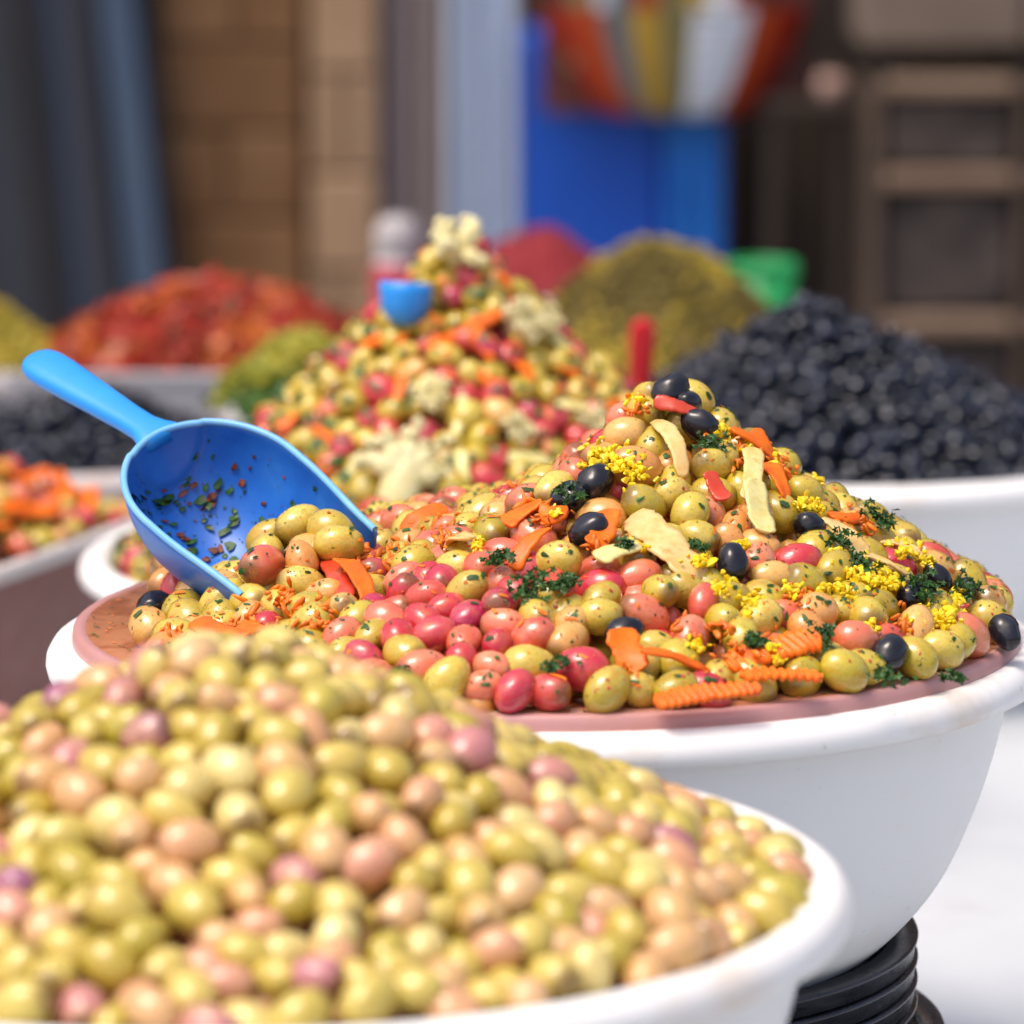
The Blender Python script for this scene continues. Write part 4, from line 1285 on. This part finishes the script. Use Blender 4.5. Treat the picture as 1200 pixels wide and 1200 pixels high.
# blue and red scoops standing in the heaps further back
def second_scoop(bm_, rm_, hm_, label, mw):
    t = empty('scoop', (0, 0, 0), label, 'scoop')
    t.matrix_world = mw
    b_ = link('scoop_bowl', bm_, t); link('rim', rm_, b_); link('handle', hm_, t)
    return t
p = on_y(476, 331, cS.y - .045)
t = empty('measuring_cup', p, 'small bright blue measuring cup lying on the shoulder of the tall mixed heap', 'cup')
t.rotation_euler = (R(-7), R(4), 0)
link('cup_bowl', lathe('cup_bowl', [(0, -.028), (.006, -.0275), (.012, -.0235), (.0158, -.016), (.0172, -.006), (.0176, 0), (.0158, 0), (.0154, -.006), (.014, -.015), (.010, -.022), (0, -.0255)], M['blue'], 48), t)
link('handle', tube_mesh('handle', [Vector((.001, .0165 + .012 * k, -.004 - .004 * k)) for k in range(7)], [.0045, .0042, .004, .004, .0042, .0045, .003], M['blue'], 12), t)
b3, r3, h3, _ = scoop_meshes('red_scoop', M['red_plastic'], M['red_plastic'], M['red_plastic'], Vector((-.12, 0, .01)))
p = on_y(748, 365, cK.y - .06)
xax = (UP * -1 + FWD * .35 + RIGHT * -.03)
second_scoop(b3, r3, h3, 'red plastic scoop with its handle up, stuck in the black olives', frame_matrix(p - UP * .098, xax, (FWD * -1 + UP * -.3), (.8, .8, .8)))

# bottle and green bucket at the far end of the table
p = on_y(466, 374, 4.93)
t = empty('squeeze_bottle', (p.x, p.y, TABLE + .004), 'white bottle with a red band and pale cap behind the pepper tub', 'bottle')
M['bottle'] = noisy('pale_bottle_plastic', [(.3, (.46, .43, .42)), (.7, (.55, .52, .52))], scale=20, rough=.4, bump_s=.05)
M['bottle_band'] = noisy('red_bottle_band', [(.3, (.42, .03, .06)), (.7, (.52, .05, .09))], scale=20, rough=.5, bump_s=.05)
M['bottle_cap'] = noisy('pale_cap', [(.3, (.34, .31, .31)), (.7, (.44, .40, .40))], scale=20, rough=.4, bump_s=.05)
link('bottle_body', lathe('bottle_body', [(0, 0), (.022, 0), (.025, .003), (.025, .160), (.021, .173), (.012, .180), (.011, .19), (0, .19)], M['bottle'], 40), t)
link('label_band', lathe('label_band', [(.0253, .125), (.0256, .127), (.0256, .164), (.0252, .166), (.0245, .145)], M['bottle_band'], 40, closed=True), t)
link('cap', lathe('cap', [(.0115, .174), (.022, .175), (.024, .181), (.023, .200), (.016, .212), (0, .215)], M['bottle_cap'], 40), t)
p = on_y(893, 362, 4.93)
t = empty('small_bucket', (p.x, p.y, TABLE + .004), 'bright green plastic bucket behind the black olive basin', 'bucket')
M['green_plastic'] = noisy('green_bucket_plastic', [(.3, (.008, .26, .07)), (.7, (.012, .32, .09))], scale=12, rough=.4, bump_s=.04)
link('bucket_wall', lathe('bucket_wall', [(0, 0), (.024, 0), (.027, .003), (.033, .164), (.0305, .164), (.025, .006), (0, .005)], M['green_plastic'], 48), t)
link('bucket_rim', lathe('bucket_rim', [(.0325, .158), (.0355, .159), (.0365, .164), (.035, .168), (.0315, .168), (.030, .164)], M['green_plastic'], 48, closed=True), t)
gr = link('bucket_handle', tube_mesh('bucket_handle', [Vector((.0362 * math.cos(a), -.0375 * math.sin(a), .164 - .028 * math.sin(a))) for a in np.linspace(0, math.pi, 18)], [.0015] * 18, M['green_plastic']), t)

# ------------------------------------------------------------------ what stands behind the table
YW = 8.4
def X(px, y=YW): return on_y(px, 200, y).x
M['wall_ochre'] = noisy('ochre_plaster_wall', [(.3, (.10, .056, .026)), (.5, (.13, .074, .037)), (.7, (.16, .092, .05))], scale=3.5, rough=.9, bump_s=.5, bump_d=.01, detail=8)
M['stone_block'] = noisy('ochre_block', [(.3, (.135, .062, .021)), (.5, (.17, .085, .036)), (.7, (.21, .115, .055))], scale=7, rough=.9, bump_s=.5, bump_d=.006, detail=8, hue_shift=.16)
M['pale_block'] = noisy('pale_stone_block', [(.3, (.29, .175, .095)), (.6, (.34, .22, .13)), (.8, (.37, .25, .17))], scale=7, rough=.9, bump_s=.5, bump_d=.006, detail=8, hue_shift=.14)
o = link('rear_wall', box_mesh('rear_wall', 14, .2, 4.2, M['wall_ochre'], bev=0))
o.location = (0, YW + .25, 0); tag(o, 'ochre plaster wall closing the yard behind the stall', 'wall')
def block_pier(name, px0, px1, y, mat, label, bh, seed):
    r_ = random.Random(seed)
    x0, x1 = X(px0, y), X(px1, y)
    W = x1 - x0
    t = empty(name, ((x0 + x1) / 2, y + .06, 0), label, 'pier')
    link('mortar_core', box_mesh('mortar_core', W - .012, .11, 2.6, M['wall_ochre'], bev=0), t)
    z = .004; row = 0
    while z < 2.5:
        cuts = [-W / 2, W / 2] if row % 2 else [-W / 2, r_.uniform(-.08, .08) * W, W / 2]
        for a, b in zip(cuts[:-1], cuts[1:]):
            o_ = link('stone_block', box_mesh('stone_block', b - a - .008, .13 + r_.uniform(0, .012), bh - .008, mat, bev=.006, seg=1), t)
            o_.location = ((a + b) / 2, 0, z)
        z += bh; row += 1
block_pier('brown_pier', 186, 358, YW, M['stone_block'], 'brown stone block pier behind the chopped peppers', .15, 3)
block_pier('pale_pier', 362, 446, YW - .03, M['pale_block'], 'paler stone block pier next to the brown one', .17, 4)
M['mauve'] = noisy('greyish_mauve_paint', [(.3, (.25, .20, .19)), (.6, (.33, .27, .265)), (.8, (.40, .345, .35))], scale=5, rough=.8, bump_s=.3, bump_d=.004, stretch=(3, 1, .5))
M['pale_sheet'] = noisy('pale_blue_grey_fabric', [(.3, (.36, .43, .53)), (.6, (.46, .53, .62)), (.8, (.40, .43, .48))], scale=6, rough=.8, bump_s=.3, bump_d=.004, stretch=(3, 1, .4))
def hanging(name, px0, px1, y, mat, label, folds, amp, cat, seed):
    V, F = [], []
    x0, x1 = X(px0, y), X(px1, y)
    nx, nz = 60, 20
    for th in (0, .006):
        for i in range(nx + 1):
            for k in range(nz + 1):
                u, v = i / nx, k / nz
                f = math.sin(u * folds * 2 * math.pi + seed + .8 * math.sin(v * 3)) * amp + amp * .6 * mnoise.noise(Vector((u * 5, v * 2, seed)))
                V.append((x0 + (x1 - x0) * u - (x0 + x1) / 2, f + th, .02 + 2.4 * v))
    S = (nx + 1) * (nz + 1)
    for q in (0, 1):
        for i in range(nx):
            for k in range(nz):
                a = q * S + i * (nz + 1) + k
                fc = (a, a + nz + 1, a + nz + 2, a + 1)
                F.append(fc if q == 0 else fc[::-1])
    for i in range(nx):
        for k in (0, nz):
            a = i * (nz + 1) + k
            F.append((a, a + nz + 1, a + nz + 1 + S, a + S))
    for k in range(nz):
        for i in (0, nx):
            a = i * (nz + 1) + k
            F.append((a, a + 1, a + 1 + S, a + S))
    o_ = link(name, mesh(name, V, F, mat)); o_.location = ((x0 + x1) / 2, y, 0)
    tag(o_, label, cat)
hanging('mauve_drape', 440, 530, YW + .02, M['mauve'], 'greyish mauve drape hanging against the wall beside the pale pier', 3, .012, 'drape', 1)
hanging('pale_drape', 524, 606, YW - .06, M['pale_sheet'], 'pale blue-grey drape hanging beside the blue locker', 2.5, .014, 'drape', 2)

# leaning planks
M['plank_dark'] = noisy('dark_weathered_plank', [(.3, (.006, .006, .008)), (.6, (.014, .013, .016)), (.8, (.026, .023, .023))], scale=8, rough=.75, bump_s=.4, bump_d=.003, stretch=(6, 6, .4))
M['plank_blue'] = noisy('blue_grey_painted_plank', [(.3, (.030, .055, .10)), (.6, (.052, .085, .14)), (.8, (.07, .09, .12))], scale=8, rough=.7, bump_s=.4, bump_d=.003, stretch=(6, 6, .4))
M['plank_grey'] = noisy('grey_weathered_plank', [(.3, (.016, .020, .030)), (.6, (.030, .034, .046)), (.8, (.024, .036, .065))], scale=8, rough=.75, bump_s=.4, bump_d=.003, stretch=(6, 6, .4))
PL = [(-30, 26, 'plank_grey', 'grey weathered plank leaning outermost against the wall'), (24, 60, 'plank_dark', 'dark plank leaning next to the outermost grey one'), (56, 82, 'plank_blue', 'narrow blue-grey plank leaning between a dark and a grey plank'), (78, 118, 'plank_grey', 'wide grey plank leaning between two darker neighbours'), (114, 136, 'plank_dark', 'narrow dark plank leaning beside the bright blue-grey one'), (130, 172, 'plank_blue', 'bright blue-grey plank leaning nearest the brown pier'), (168, 192, 'plank_dark', 'dark plank leaning in the corner by the brown pier')]
for q, (a, b, m_, lb) in enumerate(PL):
    y = YW - .10 - (.02 if q % 2 else 0)
    xa, xb = X(a, y), X(b, y)
    o = link('leaning_plank', box_mesh('leaning_plank', xb - xa, .022, 2.3, M[m_], bev=.003))
    o.location = ((xa + xb) / 2 + .07, y, 0.002)
    o.rotation_euler = (R(-2), R(-5.2), 0)
    tag(o, lb, 'plank', 'planks leaning against the wall')
# dark boarding behind the planks
o = link('boarding', box_mesh('boarding', X(200) - X(-320), .03, 2.5, M['plank_dark'], bev=.003)); o.location = ((X(200) + X(-320)) / 2, YW + .10, 0)
tag(o, 'dark boarding fixed to the wall behind the leaning planks', 'boarding')

# blue locker with a striped basket hung on it
M['blue_paint'] = noisy('blue_locker_paint', [(.3, (.001, .055, .36)), (.6, (.0015, .072, .44)), (.8, (.003, .09, .50))], scale=5, rough=.5, bump_s=.1, bump_d=.002)
M['blue_paint_lit'] = noisy('lit_blue_locker_paint', [(.3, (.002, .13, .52)), (.6, (.003, .165, .62)), (.8, (.006, .18, .64))], scale=5, rough=.45, bump_s=.1, bump_d=.002)  # same locker blue, with light on the right-hand face painted into the colour
xl, xr = X(610, 8.0), X(852, 8.0)
t = empty('blue_locker', ((xl + xr) / 2, 8.2, 0), 'blue metal locker behind the brown-green mound', 'locker')
LH = on_y(700, 46, 8.0).z
link('locker_body', box_mesh('locker_body', xr - xl, .36, LH, M['blue_paint'], bev=.006), t)
xd = X(775, 8.0)
d1 = link('door', box_mesh('door', xd - xl - .012, .014, LH - .06, M['blue_paint'], bev=.004), t); d1.location = ((xl + xd) / 2 - (xl + xr) / 2, -.188, .03)
d2 = link('door', box_mesh('door', xr - xd - .012, .022, LH - .06, M['blue_paint_lit'], bev=.004), t); d2.location = ((xd + xr) / 2 - (xl + xr) / 2, -.192, .03)
hnd = link('handle', box_mesh('handle', .014, .016, .09, M['blue_paint_lit'], bev=.003), d2); hnd.location = (-.03, -.02, LH - .35)
# basket: a tapered half drum of coloured bands, with packets standing in it
BC = {'red': (.38, .022, .006), 'rust': (.30, .03, .008), 'yellow': (.42, .26, .03), 'olive': (.17, .15, .06), 'grey': (.12, .14, .15), 'white': (.60, .66, .74), 'orange': (.42, .06, .008), 'dark': (.09, .02, .015)}
for k, v in BC.items(): M['band_' + k] = noisy(k + '_basket_band', [(.3, tuple(x * .85 for x in v)), (.7, tuple(min(1, x * 1.15) for x in v))], scale=30, rough=.6, bump_s=.2)
yb = 7.94
zb, zt = on_y(780, 138, yb - .06).z, on_y(780, 12, yb - .12).z
bx = X(790, yb)
t = empty('striped_basket', (bx, yb + .02, zb), 'tapered basket of red, yellow and white bands hung on the blue locker', 'basket')
bands = ['rust', 'rust', 'red', 'orange', 'grey', 'yellow', 'olive', 'white', 'white', 'orange', 'red', 'red', 'dark']
edges_b = np.linspace(math.pi, 2 * math.pi, len(bands) + 1)
rb, rt = (.105, .05), (.222, .10)
Hh = zt - zb
def bpt(a, v, g=0):
    k = v ** .62
    rx, ry = rb[0] + (rt[0] - rb[0]) * k - g, rb[1] + (rt[1] - rb[1]) * k - g
    return Vector((rx * math.cos(a), ry * math.sin(a), v * Hh))
for q, bn in enumerate(bands):
    V, F = [], []
    a0, a1 = edges_b[q] + .008, edges_b[q + 1] - .008
    n_, m_ = 4, 15
    for g in (0, .006):
        for i in range(n_ + 1):
            for k in range(m_ + 1):
                p = bpt(a0 + (a1 - a0) * i / n_, k / m_, g)
                if bn == 'white' and g == 0: p += Vector((0, -.006 * (k % 2), 0))
                V.append(p)
    S = (n_ + 1) * (m_ + 1)
    for s_ in (0, 1):
        for i in range(n_):
            for k in range(m_):
                a = s_ * S + i * (m_ + 1) + k
                f = (a, a + m_ + 1, a + m_ + 2, a + 1)
                F.append(f if s_ == 0 else f[::-1])
    for i in range(n_):
        for k in (0, m_):
            a = i * (m_ + 1) + k; F.append((a, a + m_ + 1, a + m_ + 1 + S, a + S))
    for k in range(m_):
        for i in (0, n_):
            a = i * (m_ + 1) + k; F.append((a, a + 1, a + 1 + S, a + S))
    link('band', mesh('band', V, F, M['band_' + bn], smooth=False), t)
V = [Vector((0, 0, .004))] + [bpt(a, .0, .004) + Vector((0, 0, .004)) for a in np.linspace(math.pi, 2 * math.pi, 14)]
link('basket_floor', mesh('basket_floor', V, [(0, i, i + 1) for i in range(1, 14)], M['band_dark'], smooth=False), t)
link('basket_back', box_mesh('basket_back', .43, .008, Hh * 1.15, M['band_dark'], bev=.002), t).location = (0, .006, 0)
PK = [(-.17, 'olive'), (-.13, 'white'), (-.09, 'grey'), (-.05, 'red'), (-.005, 'olive'), (.04, 'yellow'), (.08, 'white'), (.12, 'rust'), (.16, 'dark')]
for q, (dx, bn) in enumerate(PK):
    o = link('packet', box_mesh('packet', .038, .03, Hh * .9, M['band_' + bn], bev=.006))
    o.location = (bx + dx * .9, yb - .004 - (.006 if q % 2 else 0), zb + Hh * .42)
    o.rotation_euler = (R(rnd.uniform(-3, 3)), R(rnd.uniform(-6, 6)), R(rnd.uniform(-20, 20)))
    tag(o, {'olive': 'olive-brown', 'white': 'white', 'grey': 'grey', 'red': 'red', 'yellow': 'yellow', 'rust': 'rust-coloured', 'dark': 'dark brown'}[bn] + ' packet standing in the striped basket' + (' beside a grey packet' if q in (1,) else ' beside a yellow packet' if q in (4, 6) else ''), 'packet', 'packets in the striped basket')

# dark shelving on the right
M['shelf_wood'] = noisy('worn_shelf_wood', [(.3, (.065, .042, .030)), (.6, (.10, .068, .050)), (.8, (.16, .12, .094))], scale=10, rough=.8, bump_s=.4, bump_d=.003, stretch=(.6, 3, 3), detail=8)
M['dark_recess'] = noisy('dark_shelf_back', [(.3, (.022, .017, .016)), (.6, (.04, .032, .03)), (.8, (.06, .05, .05))], scale=6, rough=.9, bump_s=.3)
M['dark_board'] = noisy('dark_brown_board', [(.3, (.022, .014, .010)), (.6, (.036, .025, .018)), (.8, (.05, .036, .026))], scale=5, rough=.85, bump_s=.4, bump_d=.004)
ys = 7.9
o = link('dark_screen', box_mesh('dark_screen', X(1330, 8.15) - X(858, 8.15), .03, 2.3, M['dark_board'], bev=.003)); o.location = ((X(1330, 8.15) + X(858, 8.15)) / 2, 8.2, 0)
tag(o, 'dark brown board screen standing behind the low stone wall', 'screen')
x0, x1, x2 = X(1018, ys), X(1190, ys), X(1370, ys)
cx = (x0 + x2) / 2
zr = [on_y(1100, py, ys - .14).z for py in (562, 380, 209, 100)]
t = empty('block_wall', (cx, ys, 0), 'low wall of big dark stone blocks divided by thin tan bands', 'wall')
M['dark_stone'] = noisy('dark_stone_block', [(.3, (.018, .014, .013)), (.48, (.036, .028, .026)), (.6, (.06, .046, .040)), (.75, (.12, .092, .078))], scale=11, rough=.85, bump_s=.7, bump_d=.01, detail=9, hue_shift=.3)
M['grey_stone'] = noisy('greyish_stone_block', [(.3, (.035, .026, .022)), (.5, (.085, .064, .054)), (.7, (.17, .135, .115))], scale=12, rough=.85, bump_s=.7, bump_d=.01, detail=9, hue_shift=.2)
M['band_tan'] = noisy('tan_stone_band', [(.3, (.17, .105, .068)), (.6, (.24, .165, .115)), (.8, (.30, .23, .18))], scale=10, rough=.8, bump_s=.4, bump_d=.003, stretch=(.6, 3, 3), detail=8)
levels_b = [0.0, .25, zr[0], zr[1], zr[2], zr[3]]
for x in (x0, x1, x2):
    l = link('upright_band', box_mesh('upright_band', .022, .29, zr[3] - .002, M['shelf_wood'], bev=.005), t); l.location = (x - cx, 0, .002)
for q in range(5):
    za, zb_ = levels_b[q], levels_b[q + 1]
    for a, b in ((x0, x1), (x1, x2)):
        l = link('stone_block', box_mesh('stone_block', b - a - .034, .27, zb_ - za - .036, M['grey_stone'] if q == 4 else M['dark_stone'], bev=.012), t); l.location = ((a + b) / 2 - cx, .006, za + .018)
        l = link('tan_band', box_mesh('tan_band', b - a - .028, .312, .028, M['band_tan'], bev=.006), t); l.location = ((a + b) / 2 - cx, 0, zb_ - .015)
M['card'] = noisy('faded_beige_stone', [(.3, (.135, .098, .076)), (.6, (.18, .135, .105)), (.8, (.22, .175, .14))], scale=6, rough=.9, bump_s=.5, bump_d=.006)
p0 = on_y(1005, 56, ys - .12)
for q, xx in enumerate((x0 + .03, x1, x2 - .03)):
    o = link('wood_block', box_mesh('wood_block', .06, .22, p0.z - zr[3] - .003, M['dark_board'], bev=.003)); o.location = (xx, ys, zr[3] + .001)
    tag(o, 'dark wooden block on the stone wall carrying the beige slabs', 'block', 'wooden blocks on the stone wall')
W_ = x2 - x0 + .06
for q in range(2):
    o = link('stone_slab', box_mesh('stone_slab', W_ / 2 - .006, .28, .20, M['card'], bev=.014)); o.location = (x0 - .03 + W_ * (q + .5) / 2, ys, p0.z)
    tag(o, ['beige stone slab on wooden blocks at the locker end of the wall', 'beige stone slab on wooden blocks at the outer end of the wall'][q], 'slab')
# small jar on the shelving's end
p = on_y(975, 120, ys - .1)
st = empty('side_stand', (X(945, ys), ys + .03, 0), 'slim dark stand between the blue locker and the stone wall', 'stand')
link('stand_top', box_mesh('stand_top', .14, .16, .02, M['dark_board'], bev=.003), st).location = (0, 0, p.z - .022)
for sx in (-1, 1):
    for sy in (-1, 1):
        link('leg', box_mesh('leg', .02, .02, p.z - .022, M['dark_board'], bev=.002), st).location = (sx * .055, sy * .065, .001)
M['jar_pink'] = noisy('dusty_pink_jar', [(.3, (.36, .22, .18)), (.7, (.46, .30, .25))], scale=20, rough=.5, bump_s=.1)
t = empty('pink_jar', (X(974, ys), ys, p.z - .001), 'small dusty pink jar on the dark stand by the stone wall', 'jar')
link('jar_body', lathe('jar_body', [(0, 0), (.020, 0), (.024, .004), (.025, .032), (.018, .040), (0, .040)], M['jar_pink'], 32), t)
link('jar_lid', lathe('jar_lid', [(0, .0405), (.019, .0405), (.020, .043), (.019, .050), (0, .051)], M['dark_board'], 32), t)
